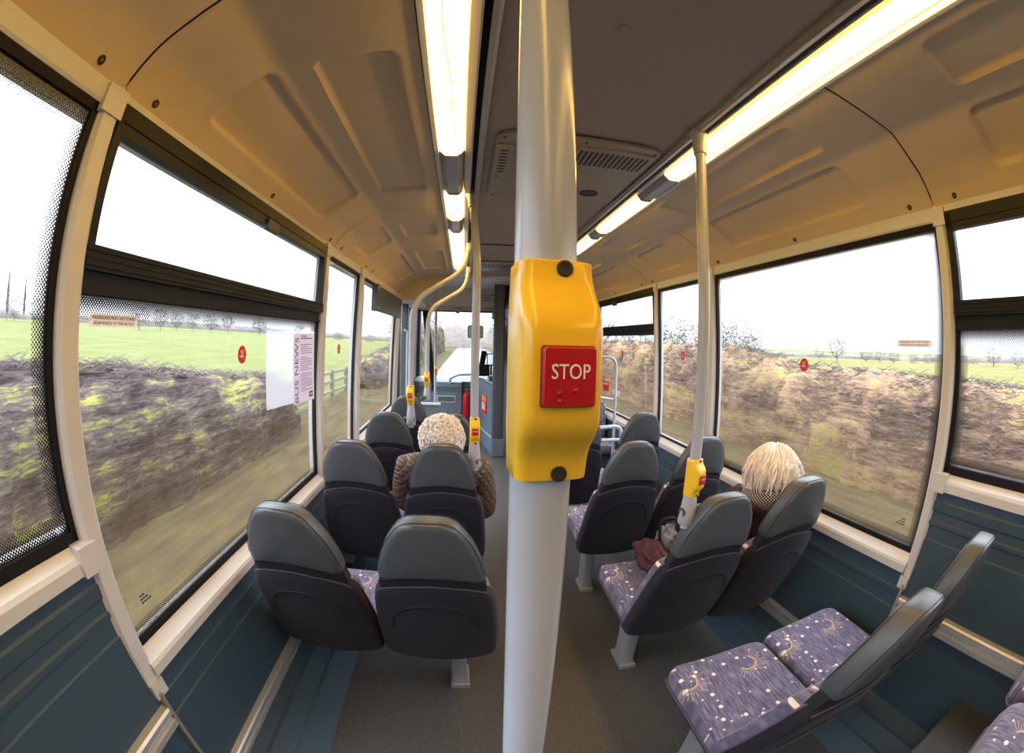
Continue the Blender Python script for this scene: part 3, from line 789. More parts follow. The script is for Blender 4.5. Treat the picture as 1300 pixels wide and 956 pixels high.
# ------------------------------------------------------------------ grab poles with bell pushes
def bell_push(parent, z, rotz=0, off=(0, 0)):
    """yellow bell box clamped round a vertical pole, local origin at its centre height"""
    b = MB(); rs = []
    H = .0583
    for zz, d, hw in ((-H, .017, .0180), (-H + .0015, .0205, .0198), (-.047, .0215, .0201), (-.040, .024, .0203), (-.032, .031, .0205), (-.026, .0352, .0206), (-.020, .0362, .0206), (.020, .0362, .0206), (.026, .0352, .0206), (.034, .031, .0205), (.042, .0245, .0203), (.049, .0215, .0201), (H - .0015, .0205, .0198), (H, .017, .0180)):
        fr = min(.012, d * .45)
        o = []
        for (cx, cy, a0, q) in ((hw, -d, 270, .007), (hw, .0195, 0, .012), (-hw, .0195, 90, .012), (-hw, -d, 180, .007)):
            sx = -1 if cx > 0 else 1; sy = 1 if cy < 0 else -1
            for k in range(6):
                a = radians(a0 + 90 * k / 5)
                o.append((cx + sx * q + q * cos(a), cy + sy * q + q * sin(a), zz))
        rs.append(o)
    b.rings(rs)
    bo = b.build('bell_push', M['yellow'], parent, off=(0, 0, 0), smooth=50)
    bo.location = (off[0], off[1], z); bo.rotation_euler = (0, 0, rotz)
    rm = MB().pillow(rrect(-.0136, .0136, -.0146, .0146, .0016, 3), [(0, 0), (.0006, 0)], lambda u, v, w: (u + .0012, -.0358 - w, v - .0005), 0, (.3,))
    rm.build('button_rim', M['dkprint'], bo, off=(0, 0, 0), smooth=30)
    bt = MB().pillow(rrect(-.0131, .0131, -.0141, .0141, .0014, 3), [(0, 0), (.0030, 0), (.0042, .0010)], lambda u, v, w: (u + .0012, -.0360 - w, v - .0005), .0003, (.2, .6))
    br = MB()
    for u, v in ((-.0052, -.0078), (-.0052, -.0116), (.0024, -.0066)):
        bt.lathe((u + .0012, -.0402, v), [(.0013, 0), (.0011, .0007), (.0005, .0011)], 10, 'y')
    # the dots point to the viewer
    bt.build('stop_button', M['red'], bo, off=(0, 0, 0), smooth=40)
    text('STOP', .0100, M['white'], 'lettering', bo, (.0012, -.0404, .0018), (pi / 2, 0, 0), .00025, sx=.80)
    for zz in (.0530, -.0530):
        s_ = MB().lathe((.003, -.0208, zz), [(.0044, -.002), (.0044, .0012), (.0034, .0015), (.0020, .0011)], 16, 'y')
        s_.build('screw', M['socket'], bo, off=(0, 0, 0), smooth=30)
    return bo
_y = None
def lathe_flip(): pass

def pole(path, label, box=None, rotz=0, sleeve=None, top=True, r=.0175, bracket=None, group='grab poles with yellow bell pushes'):
    base = Vector(path[0])
    o = empty('grab_pole', base); tag(o, label, 'grab pole', group)
    def W(mb): return local(mb, base)
    W(MB().tube(fillet(path, .16, 8), r, 20)) if False else None
    t = MB().tube(fillet(path, .13, 8), r, 20); W(t).build('tube', M['pole'], o, off=(0, 0, 0), smooth=50)
    if box is not None: bell_push(o, box - base.z, rotz)
    if sleeve:
        z0, z1 = sleeve
        rs = []
        for z, a in ((z0, .027), (z0 + .008, .030), (z0 + (z1 - z0) * .5, .026), (z1 - .006, .021), (z1, .0195)):
            rs.append([(base.x + a * 1.0 * cos(2 * pi * i / 18), base.y + a * .9 * sin(2 * pi * i / 18), z) for i in range(18)])
        W(MB().rings(rs)).build('sleeve', M['greyplastic'], o, off=(0, 0, 0), smooth=40)
    if bracket:
        d = Vector(bracket) - Vector((base.x, base.y, bracket[2]))
        W(MB().tube([Vector((base.x, base.y, bracket[2])) - d.normalized() * .026, Vector(bracket)], .015, 14)).build('clamp', M['darkgrey'], o, off=(0, 0, 0), smooth=40)
    if top:
        p = Vector(path[-1]); q = Vector(path[-2]); d = (p - q).normalized()
        W(MB().tube([p - d * .085, p - d * .082, p - d * .02, p + d * .004], [.0195, .0225, .025, .034], 18)).build('ceiling_socket', M['pole'], o, off=(0, 0, 0), smooth=40)
    return o
pole([(-.325, .235, .36 * 0), (-.3275, .235, 2.163)], 'thick pale grey pole in the foreground with the large yellow bell box', box=1.4640, rotz=radians(4), top=False)
pole([(.287, 1.075, .93), (.293, 1.075, 1.80), (.352, 1.13, 2.165)], 'grey pole clamped to the right aisle seat, rising to the right light trough', box=1.093, rotz=radians(22), sleeve=(.945, 1.045), bracket=(.345, 1.085, .985))
pole([(-.322, 1.83, .915), (-.326, 1.83, 1.80), (-.358, 1.985, 2.165)], 'straight grey pole beside the woman in the brown quilted jacket', box=1.092, rotz=radians(2), sleeve=(.93, 1.04), bracket=(-.345, 1.85, .955))
pole([(-.690, 2.61, .935), (-.692, 2.62, 1.70), (-.395, 2.97, 1.945), (-.350, 3.07, 2.165)], 'bent grey pole at the left window seat in the third row', box=1.135, rotz=radians(-6), sleeve=(.95, 1.075), bracket=(-.735, 2.62, .985))
pole([(-.664, 3.45, .98), (-.666, 3.46, 1.71), (-.385, 3.93, 1.935), (-.342, 4.1, 2.165)], 'second bent grey pole, behind the farthest left seat', box=1.155, rotz=radians(-6), sleeve=(.985, 1.09), bracket=(-.71, 3.40, 1.01))
pole([(-.705, 5.2, .0), (-.725, 5.2, 2.165)], 'thin straight grey pole by the front door', box=1.10, rotz=0, top=False, r=.016)

# ------------------------------------------------------------------ stickers and notices on the glass
def wall_rot(s): return (pi / 2, 0, pi / 2) if s < 0 else (pi / 2, 0, -pi / 2)
def on_glass(s, y, z, name, label, cat, group=None, d=.006):
    o = empty(name, (gx(z, s, d), y, z)); o.rotation_euler = wall_rot(s)
    o.rotation_euler.rotate_axis('X', 0)
    tag(o, label, cat, group); return o
def flat(o, name, ol, mat, z0=0.0, th=.0012):
    m = MB(); m.rings([[(x, y, z0) for x, y in ol], [(x, y, z0 + th) for x, y in ol]]); return m.build(name, mat, o, off=(0, 0, 0), smooth=0)
def disc(r, n=28, cx=0, cy=0): return [(cx + r * cos(2 * pi * i / n), cy + r * sin(2 * pi * i / n)) for i in range(n)]
for s, y, z, lb in ((-1, 1.312, 1.411, 'round red no smoking sticker on the wide left window'), (-1, 2.513, 1.404, 'round red no smoking sticker on the narrow left window'), (1, 1.469, 1.402, 'round red no smoking sticker on the large right window'), (1, 2.707, 1.399, 'round red no smoking sticker on the narrow right window'), (1, 3.934, 1.38, 'round red no smoking sticker on the front right window')):
    o = on_glass(s, y, z, 'no_smoking_sticker', lb, 'sticker', 'round red stickers on the windows')
    flat(o, 'disc', disc(.030), M['signred'])
    w = MB()
    def bar(cx, cy, L, W, a):
        c, q = cos(a), sin(a)
        p = [(-L, -W), (L, -W), (L, W), (-L, W)]
        p = [(cx + x * c - y_ * q, cy + x * q + y_ * c) for x, y_ in p]
        w.rings([[(x, y_, .0012) for x, y_ in p], [(x, y_, .0018) for x, y_ in p]])
    bar(.002, 0, .019, .0022, radians(-45)); bar(-.007, -.006, .011, .0032, 0); bar(.008, .009, .008, .0016, radians(70)); bar(-.003, .010, .006, .0014, radians(70)); bar(.011, -.010, .003, .0030, 0)
    w.build('symbol', M['white'], o, off=(0, 0, 0), smooth=0)
for s, y, z, lb, W in ((-1, .673, 1.500, 'small tan notice about standing passengers on the wide left window', .166), (1, .821, 1.504, 'small tan notice about standing passengers on the large right window', .172)):
    o = on_glass(s, y, z, 'standing_notice', lb, 'notice', 'tan notices about standing')
    c = .008
    ol = [(-W / 2, -.0125), (W / 2, -.0125), (W / 2, .0125), (-W / 2 + c, .0125), (-W / 2, .0125 - c)]
    flat(o, 'plate', ol, M['signtan'])
    text('PASSENGERS MUST NOT STAND', .0098, M['dkprint'], 'lettering', o, (0, .0052, .0014), sx=1.05)
    text('REARWARDS OF THIS NOTICE', .0098, M['dkprint'], 'lettering', o, (0, -.0056, .0014), sx=1.05)
# newsletter in a clear sleeve on the left window
o = on_glass(-1, 1.78, 1.335, 'news_sheet', 'BUS NEWS sheet in a clear plastic sleeve on the left window', 'poster', d=.008)
flat(o, 'sleeve', [(-.275, -.14), (-.27, .158), (.285, .163), (.285, -.168), (.0, -.15)], M['film'], 0, .002)
pz = .0024
flat(o, 'paper', [(.005, -.158), (.27, -.166), (.272, .155), (.005, .15)], M['paper'], pz)
text('BUS NEWS', .062, M['purpleprint'], 'lettering', o, (.045, -.012, pz + .0016), (0, 0, pi / 2), sx=1.0)
ln = MB(); random.seed(3)
for k in range(27):
    y = .140 - k * .0096
    if k in (2, 3, 9, 17): continue
    L = .16 * (1 if k % 5 else random.uniform(.4, .8))
    ln.box(.092, .092 + L, y - .0014 - (.001 if k < 2 else 0), y + .0014 + (.001 if k < 2 else 0), pz + .0012, pz + .0017)
ln.build('print_lines', M['purpleprint'], o, off=(0, 0, 0), smooth=0)
flat(o, 'logo', rrect(.205, .258, -.148, -.122, .004), M['dkprint'], pz + .001)
lw = MB()
for k in range(4): lw.box(.211 + k * .0115, .219 + k * .0115, -.141, -.129, pz + .0022, pz + .0028)
lw.build('logo_letters', M['white'], o, off=(0, 0, 0), smooth=0)
# red warning sticker and white one low on the front right window
o = on_glass(1, 4.42, 1.02, 'warning_sticker', 'small red warning sticker low on the front right window', 'sticker')
flat(o, 'plate', rrect(-.09, .09, -.05, .05, .006), M['signred'])
k = MB().box(-.07, .07, .012, .032, .0012, .002); k.build('print_lines', M['white'], o, off=(0, 0, 0), smooth=0)
o = on_glass(1, 4.12, .98, 'safety_sticker', 'small white pictogram sticker low on the front right window', 'sticker')
m = MB()
for k in range(3): m.v and None; m.rings([[(x + k * .07 - .07, y, 0) for x, y in rrect(-.022, .022, -.03, .03, .006)], [(x + k * .07 - .07, y, .0012) for x, y in rrect(-.022, .022, -.03, .03, .006)]])
m.build('plate', M['white'], o, off=(0, 0, 0), smooth=0)
# black display box at the top of the front left window
o = empty('display_box', (-1.095, 4.05, 1.69)); tag(o, 'black rectangular box fixed at the top of the front left window', 'display box')
m = MB().box(-.018, .028, -.62, .66, 0, .20); m.build('case', M['darkgrey'], o, off=(0, 0, 0), smooth=0, bevel=.006)
MB().box(-.018, .032, -.70, -.60, -.005, .205).build('end_bracket', M['darkgrey'], o, off=(0, 0, 0), smooth=0, bevel=.004)
for z in (.02, .18): MB().lathe((.032, -.65, z), [(.012, 0), (.011, .003), (.004, .005)], 14, 'x').build('bolt', M['alu'], o, off=(0, 0, 0))

# ------------------------------------------------------------------ the front of the bus
# partition post and cab
o = trim(MB().pillow(rrect(-.015, .125, 5.34, 5.46, .045, 5), [(0, 0), (2.17, 0)], lambda u, v, w: (u, v, w), 0, (.5,)), M['darkgrey'], 'dark grey post at the corner of the driver cab', 'post', smooth=40)
trim(MB().box(.125, 1.15, 5.38, 5.43, 0, 1.15), M['bluegrey'], 'blue grey wall behind the driver', 'partition')
trim(MB().box(.125, 1.15, 5.395, 5.405, 1.15, 2.17), M['tint'], 'tinted glass behind the driver', 'partition')
trim(MB().box(-.012, .14, 5.33, 5.47, 0.0, .235), M['bluegrey'], 'kick plinth under the cab post', 'trim', bevel=.01)
d = empty('cab_door', (-.09, 5.85, .2)); L = d.location.copy(); tag(d, 'blue grey half-height driver cab door with a red poster', 'door')
def slant(x0, y0, x1, y1, z0, z1, t=.04):
    return MB().add([(x0, y0, z0), (x1, y1, z0), (x1 + t, y1, z0), (x0 + t, y0, z0), (x0, y0, z1), (x1, y1, z1), (x1 + t, y1, z1), (x0 + t, y0, z1)], [(0, 1, 2, 3), (4, 5, 6, 7), (0, 1, 5, 4), (1, 2, 6, 5), (2, 3, 7, 6), (3, 0, 4, 7)])
slant(-.005, 5.47, -.165, 6.38, .225, .91).build('panel', M['bluegrey'], d, off=L, smooth=0, bevel=.008)
slant(-.012, 5.47, -.172, 6.38, .895, .925, .055).build('top_ledge', M['darkgrey'], d, off=L, smooth=0, bevel=.006)
slant(-.010, 5.47, -.170, 6.38, .212, .228, .03).build('bottom_trim', M['ledge'], d, off=L, smooth=0)
for z in (.36, .75): slant(-.010, 5.50, -.014, 5.525, z, z + .07, .02).build('hinge', M['ledge'], d, off=L, smooth=0)
trim(slant(-.0, 5.45, -.155, 6.38, 0, .212), M['bluegrey'], 'blue grey kick panel below the cab door', 'trim', smooth=0)
po = empty('cab_poster', (-.082, 5.86, .48)); L = po.location.copy(); tag(po, 'red and orange poster on the driver cab door', 'poster')
slant(-.0700, 5.78, -.117, 6.05, .47, .72, .004).build('sheet', M['signred'], po, off=L, smooth=0)
slant(-.0725, 5.79, -.116, 6.04, .64, .71, .004).build('headline', M['orange'], po, off=L, smooth=0)
slant(-.0728, 5.80, -.114, 6.02, .52, .62, .004).build('print_panel', M['paper'], po, off=L, smooth=0)
# dashboard, windscreen and header
d = empty('dashboard', (-.3, 6.5, .0)); L = d.location.copy(); tag(d, 'blue grey dashboard and front bulkhead under the windscreen', 'dashboard')
def ds(p, x0, x1): return MB().add([(x0, y, z) for y, z in p] + [(x1, y, z) for y, z in p], [tuple(range(len(p))), tuple(range(2 * len(p) - 1, len(p) - 1, -1))] + [(i, (i + 1) % len(p), len(p) + (i + 1) % len(p), len(p) + i) for i in range(len(p))])
ds([(6.30, .0), (6.30, .69), (6.34, .70), (6.34, .72), (6.32, .78), (6.34, .845), (6.42, .875), (6.85, .885), (6.85, 0)], -1.1, -.40).build('front_panel', M['bluegrey'], d, off=L, smooth=25)
ds([(6.40, 0), (6.38, .78), (6.42, .85), (6.85, .90), (6.85, 0)], -.40, .0).build('recess_panel', M['darkgrey'], d, off=L, smooth=25)
ds([(6.30, .55), (6.28, .88), (6.36, .95), (6.6, 1.0), (6.85, .92), (6.85, .55)], .0, 1.1).build('driver_console', M['darkgrey'], d, off=L, smooth=25)
fr = MB().box(-.76, -.49, 6.292, 6.302, .555, .655); v = fr.build('vent_frame', M['ledge'], d, off=L, smooth=0)
m = MB().box(-.745, -.505, 6.288, 6.294, .57, .64); m.build('vent_recess', M['darkgrey'], v, off=L, smooth=0)
m = MB()
for k in range(9): m.box(-.74 + k * .026, -.724 + k * .026, 6.284, 6.29, .58, .632)
m.build('vent_louvre', M['bluegrey'], v, off=L, smooth=0)
MB().tube(fillet([(-.56, 6.36, .84), (-.58, 6.28, .90), (-.45, 6.26, .965), (-.15, 6.30, .975)], .06, 5), .016, 12).build('grab_handle', M['greyplastic'], d, off=L)
MB().lathe((-.56, 6.35, .83), [(.035, 0), (.035, .02), (.018, .03)], 16).build('handle_base', M['greyplastic'], d, off=L)
x = empty('fire_extinguisher', (-.33, 6.26, .2)); tag(x, 'red fire extinguisher standing behind the grey pole at the front', 'fire extinguisher')
MB().lathe((0, 0, 0), [(.05, 0), (.055, .01), (.055, .44), (.045, .49), (.02, .51), (.018, .53)], 20).build('cylinder', M['red'], x, off=(0, 0, 0))
MB().box(-.04, .03, -.012, .012, .53, .56).build('valve', M['dkprint'], x, off=(0, 0, 0), bevel=.004)
MB().tube(fillet([(.02, 0, .545), (.07, 0, .52), (.065, 0, .25)], .03), .008, 8).build('hose', M['black'], x, off=(0, 0, 0))
MB().box(-.06, .06, -.05, .07, -.2, 0).build('stand', M['darkgrey'], x, off=(0, 0, 0), bevel=.004)
t = empty('ticket_machine', (-.08, 6.30, .955)); L = t.location.copy(); tag(t, 'black ticket machine on the driver console, next to its lit screen', 'ticket machine')
MB().box(-.17, .0, 6.24, 6.38, .955, 1.12).build('body', M['black'], t, off=L, bevel=.012)
m = MB().add([(-.15, 6.28, 1.12), (-.07, 6.30, 1.12), (-.07, 6.36, 1.12), (-.15, 6.34, 1.12), (-.12, 6.30, 1.32), (-.04, 6.31, 1.31), (-.04, 6.35, 1.31), (-.12, 6.34, 1.32)], [(0, 1, 2, 3), (4, 5, 6, 7), (0, 1, 5, 4), (1, 2, 6, 5), (2, 3, 7, 6), (3, 0, 4, 7)])
m.build('reader_arm', M['black'], t, off=L, bevel=.006)
MB().box(-.18, -.05, 6.20, 6.275, .955, .985).build('coin_tray', M['blackgloss'], t, off=L, bevel=.01)
t = empty('driver_screen', (.01, 6.33, .96)); L = t.location.copy(); tag(t, 'small bluish screen on a stalk beside the ticket machine', 'screen')
MB().box(-.045, .10, 6.33, 6.36, 1.10, 1.28).build('case', M['black'], t, off=L, bevel=.01)
MB().box(-.03, .085, 6.326, 6.331, 1.12, 1.265).build('display', M['screen'], t, off=L, smooth=0)
MB().box(.01, .04, 6.34, 6.36, .96, 1.10).build('stalk', M['black'], t, off=L, smooth=0)
# header panel with tiny lettering
h = empty('header_panel', (0, 5.93, 1.93)); L = h.location.copy(); tag(h, 'pale header panel over the windscreen with small black lettering', 'panel')
ds([(5.93, 1.925), (5.90, 2.19), (6.0, 2.19), (6.2, 1.99), (6.2, 1.925)], -1.12, 1.12).build('panel', M['header'], h, off=L, smooth=20, bevel=.006)
m = MB(); random.seed(5)
for r, (z, x0, n) in enumerate(((2.085, -.15, 7), (2.050, -.15, 5), (2.015, -.15, 9), (2.092, .04, 6), (2.072, .02, 6))):
    x_ = x0
    for k in range(n):
        wd = random.uniform(.008, .02); yy = 5.93 - .03 * (z - 1.925) / .265
        m.box(x_, x_ + wd, yy - .002, yy + .002, z - .007, z + .007); x_ += wd + random.uniform(.005, .012)
m.build('lettering', M['dkprint'], h, off=L, smooth=0)
MB().box(-1.0, .10, 5.96, 6.0, 1.865, 1.925).build('lower_strip', M['ledge'], h, off=L, bevel=.004)
MB().box(-1.0, .04, 5.975, 5.985, 1.845, 1.868).build('blind', M['black'], h, off=L, smooth=0)
c = empty('dome_camera', (.062, 6.0, 2.165)) ; c.location = (.06, 5.70, 2.165)
tag(c, 'small black dome camera on the pale ceiling at the front', 'camera')
MB().lathe((0, 0, 0), [(.05, 0), (.05, -.012), (.042, -.018)], 20).build('base', M['header'], c, off=(0, 0, 0))
MB().lathe((0, 0, -.018), [(.036, 0), (.034, -.016), (.022, -.03), (.006, -.035)], 20).build('dome', M['black'], c, off=(0, 0, 0))
c = empty('front_camera', (-.475, 5.95, 1.885)); tag(c, 'small dome camera under the header above the windscreen', 'camera')
MB().lathe((0, -.02, 0), [(.05, 0), (.052, -.02), (.04, -.035)], 18).build('base', M['greyplastic'], c, off=(0, 0, 0))
MB().lathe((0, -.02, -.035), [(.03, 0), (.024, -.016), (.008, -.024)], 16).build('dome', M['black'], c, off=(0, 0, 0))
c = empty('sensor_box', (.06, 5.94, 1.76)); tag(c, 'small grey box hanging under the header beside the cab post', 'box')
MB().box(-.06, .05, 0, .05, 0, .13).build('case', M['alumatt'], c, off=(0, 0, 0), bevel=.006)
MB().box(-.065, -.055, .01, .03, .0, .13).build('edge', M['darkgrey'], c, off=(0, 0, 0), smooth=0)
mi = empty('interior_mirror', (-.215, 6.40, 1.59)); tag(mi, 'rounded interior mirror in front of the windscreen', 'mirror')
MB().pillow(rrect(-.115, .115, -.095, .095, .035), [(0, .006), (.006, 0), (.02, 0), (.03, .012)], lambda u, v, w: (u, w, v), .0).build('housing', M['black'], mi, off=(0, 0, 0), smooth=40)
MB().pillow(rrect(-.105, .105, -.085, .085, .03), [(0, 0), (.002, 0)], lambda u, v, w: (u, -.003 + w, v), 0).build('glass', M['alu'], mi, off=(0, 0, 0), smooth=0)
MB().tube([(0, .02, .08), (0, .08, .30)], .010, 8).build('stalk', M['black'], mi, off=(0, 0, 0))
w = empty('window_%d' % wn[0], (0, 6.85, .85)); tag(w, 'windscreen at the front of the bus', 'window', kind='structure'); L = w.location.copy()
MB().add([(-1.12, 6.80, .85), (1.12, 6.80, .85), (1.12, 6.9, 2.2), (-1.12, 6.9, 2.2)], [(0, 1, 2, 3)]).build('glass_pane', M['cleanglass'], w, off=L, smooth=0)
f = MB(); f.tube([(-.80, 6.35, .72), (-.955, 6.35, 1.88)], .045, 8)
f.build('pillar_trim', M['black'], w, off=L, smooth=30)
f = MB(); f.tube([(1.08, 6.8, .8), (1.10, 6.9, 2.2)], .05, 8); f.tube([(-1.10, 6.8, .3), (-1.12, 6.9, 2.2)], .05, 8); f.box(-1.15, 1.15, 6.78, 6.90, .0, .87)
f.build('frame', M['darkgrey'], w, off=L, smooth=30)
tag(MB().box(1.12, 1.2, 4.85, 6.9, -.05, 2.2).build('wall_front_right', M['bluegrey']), 'wall panel beside the driver cab', 'wall', kind='structure')
# entrance door, front left
d = empty('door_1', (-1.12, 5.5, 0)); L = d.location.copy(); tag(d, 'glazed folding entrance door at the front left', 'door', kind='structure')
for a, b in ((4.78, 4.86), (5.40, 5.46), (6.10, 6.18)):
    MB().box(-1.17, -1.09, a, b, 0, 1.92).build('door_post', M['darkgrey'], d, off=L, smooth=0, bevel=.01)
for a, b in ((4.86, 5.40), (5.46, 6.10)):
    MB().add([(-1.13, a, .12), (-1.13, b, .12), (-1.13, b, 1.88), (-1.13, a, 1.88)], [(0, 1, 2, 3)]).build('glass_pane', M['cleanglass'], d, off=L, smooth=0)
MB().box(-1.16, -1.10, 4.8, 6.18, 0, .12).build('kick_plate', M['darkgrey'], d, off=L, smooth=0)
MB().tube(fillet([(-1.09, 5.06, .7), (-1.04, 5.06, .72), (-1.04, 5.06, 1.55), (-1.09, 5.06, 1.57)], .04), .014, 10).build('door_handle', M['pole'], d, off=L)
trim(MB().box(-1.2, -.90, 4.79, 6.3, 1.90, 2.17), M['header'], 'pale box over the entrance door', 'trim', bevel=.01)
trim(MB().box(-1.2, -1.12, 6.18, 6.9, 0, 2.2), M['darkgrey'], 'dark pillar ahead of the entrance door', 'pillar')
# modesty panel behind the door
p = empty('modesty_panel', (-.87, 4.64, 0)); tag(p, 'low grey modesty panel behind the entrance door', 'panel'); L = p.location.copy()
MB().box(-1.10, -.63, 4.61, 4.65, .10, .77).build('board', M['bluegrey'], p, off=L, bevel=.008)
MB().box(-1.10, -.615, 4.59, 4.67, .765, .79).build('top_ledge', M['ledge'], p, off=L, bevel=.008)
for x_ in (-1.05, -.68): MB().box(x_ - .02, x_ + .02, 4.615, 4.645, 0, .11).build('foot', M['legs'], p, off=L, smooth=0)
# rear facing seat with rails at the front right
o = empty('rear_facing_seat', (.93, 4.2, 0)); L = o.location.copy(); tag(o, 'purple patterned rear-facing seat by the front right window', 'bus seat')
mb = MB().pillow(rrect(.78, 1.09, .50, .885, [.07, .07, .02, .02]), [(0, .01), (.015, 0), (.06, 0), (.08, .014)], lambda u, v, w: (u, 4.30 - w - .12 * (v - .5) * 0 + .10 * (v - .5), v), .01)
mb.uv = {i: (q[0], q[2]) for i, q in enumerate(mb.v)}; mb.build('back_cushion', M['moquette'], o, off=L)
mb = MB().pillow(rrect(.78, 1.09, 3.83, 4.22, [.02, .02, .05, .05]), [(0, .01), (.015, 0), (.06, 0), (.08, .014)], lambda u, v, w: (u, v, .42 + w), .01)
mb.uv = {i: (q[0], q[1]) for i, q in enumerate(mb.v)}; mb.build('seat_cushion', M['moquette'], o, off=L)
MB().box(.80, 1.10, 3.88, 4.36, 0, .425).build('plinth', M['teal'], o, off=L, bevel=.01)
MB().pillow(rrect(.77, 1.10, .42, .875, [.07, .07, .01, .01]), [(0, .01), (.01, 0), (.05, 0)], lambda u, v, w: (u, 4.305 + w + .10 * (v - .5), v), .0).build('back_shell', M['darkgrey'], o, off=L)
o = empty('grab_rail', (.9, 3.72, .0)); L = o.location.copy(); tag(o, 'looped pale grey grab rail by the front right window', 'grab rail')
MB().tube(fillet([(.62, 3.72, .42), (.62, 3.72, 1.352), (.985, 3.72, 1.350), (.990, 3.70, .30)], .09, 8), .0135, 14).build('tube', M['pole'], o, off=L)
MB().tube([(.62, 3.72, 1.02), (.985, 3.72, .962)], .012, 12).build('cross_tube', M['pole'], o, off=L)
MB().lathe((.62, 3.72, 0), [(.03, 0), (.03, .02), (.014, .03), (.0135, .43)], 14).build('foot', M['legs'], o, off=L)
MB().lathe((.990, 3.70, 0), [(.03, 0), (.03, .02), (.014, .03), (.0135, .31)], 14).build('foot', M['legs'], o, off=L)
o = empty('seat_rail', (.8, 3.2, .0)); L = o.location.copy(); tag(o, 'low looped grey rail ahead of the third right window seat', 'grab rail')
MB().tube(fillet([(.60, 3.25, .0), (.60, 3.25, .80), (.885, 3.25, .815), (.90, 3.25, .0)], .07, 8), .016, 14).build('tube', M['pole'], o, off=L)
MB().tube([(.60, 3.25, .70), (.895, 3.25, .70)], .014, 12).build('cross_tube', M['pole'], o, off=L)

# ------------------------------------------------------------------ people
def hairmat(name, a, b, c):
    t = NT(name); v = t.coord('Object', scale=(1, 1, .25))
    f = t.noise(v, 160, 3); g = t.noise(t.coord('Object'), 18, 3)
    col = t.ramp(f, [(.25, a), (.5, b), (.75, c)])
    col = t.mix(t.math('MULTIPLY', g, .35), col, a)
    return t.done(t.bsdf(col, .5, 0, .35, **{'Sheen Weight': .3}))
M['hair_curly'] = hairmat('white_curly_hair', (.66, .55, .49), (.84, .77, .71), (.90, .87, .83))
M['hair_bob'] = hairmat('blonde_white_hair', (.62, .50, .42), (.82, .74, .67), (.90, .87, .83))
def quilt():
    t = NT('brown_quilted_nylon'); v = t.coord('Object')
    s = t.n('ShaderNodeSeparateXYZ'); t.put(s.inputs[0], v)
    h = t.math('ADD', t.math('MULTIPLY', s.outputs[0], 1.0), t.math('MULTIPLY', s.outputs[1], .7))
    a = t.math('ADD', h, s.outputs[2]); b = t.math('SUBTRACT', h, s.outputs[2])
    P = .045
    def tri(x): return t.math('ABSOLUTE', t.math('SUBTRACT', t.math('FRACT', t.math('DIVIDE', x, P)), .5))
    d = t.math('MINIMUM', t.math('SUBTRACT', .5, tri(a)), t.math('SUBTRACT', .5, tri(b)))
    puff = t.math('POWER', t.math('MULTIPLY', d, 2.0), .5)
    n = t.noise(v, 30, 3)
    col = t.mix(n, (.085, .052, .038), (.145, .092, .068))
    return t.done(t.bsdf(col, .45, 0, .4, t.bump(puff, .9, .008)))
M['quilt'] = quilt()
M['maroon'] = plain('maroon_coat_cloth', (.050, .006, .014), .75, var=.35, scale=28, bump=.8, bscale=22, bdist=.012)
def dotted():
    t = NT('navy_cloth_with_white_dots'); v = t.coord('UV')
    s = t.n('ShaderNodeSeparateXYZ'); t.put(s.inputs[0], v); P = .0105
    def f(o): 
        x = t.math('SUBTRACT', t.math('FRACT', t.math('ADD', t.math('DIVIDE', s.outputs[0], P), o)), .5)
        y = t.math('SUBTRACT', t.math('FRACT', t.math('ADD', t.math('DIVIDE', s.outputs[1], P), o)), .5)
        return t.math('SQRT', t.math('ADD', t.math('MULTIPLY', x, x), t.math('MULTIPLY', y, y)))
    d = t.math('MINIMUM', f(0), f(.5))
    col = t.mix(t.math('LESS_THAN', d, .19), (.030, .022, .045), (.62, .58, .60))
    return t.done(t.bsdf(col, .8, 0, .2))
M['dotted'] = dotted()
M['bagcloth'] = plain('black_and_white_cloth', (.16, .16, .17), .8, var=.95, scale=45)
M['eye'] = plain('eye', (.5, .5, .5), .2, var=.9, scale=40)

def skin_pieces(nodes, edges, root, sub=2):
    """grow a skin over a skeleton and return its verts and faces"""
    names = list(nodes); idx = {n: i for i, n in enumerate(names)}
    me = bpy.data.meshes.new('skel'); me.from_pydata([nodes[n][0] for n in names], [(idx[a], idx[b]) for a, b in edges], [])
    ob = bpy.data.objects.new('skel', me); COL.objects.link(ob)
    ob.modifiers.new('s', 'SKIN').use_smooth_shade = True
    sv = me.skin_vertices[0].data
    for n in names:
        r = nodes[n][1]; sv[idx[n]].radius = r if isinstance(r, tuple) else (r, r); sv[idx[n]].use_root = (n == root)
    ss = ob.modifiers.new('u', 'SUBSURF'); ss.levels = sub; ss.render_levels = sub
    bpy.context.view_layer.update()
    ev = ob.evaluated_get(bpy.context.evaluated_depsgraph_get()); m = ev.to_mesh()
    v = [tuple(p.co) for p in m.vertices]; f = [tuple(p.vertices) for p in m.polygons]
    ev.to_mesh_clear(); bpy.data.objects.remove(ob); bpy.data.meshes.remove(me)
    return v, f

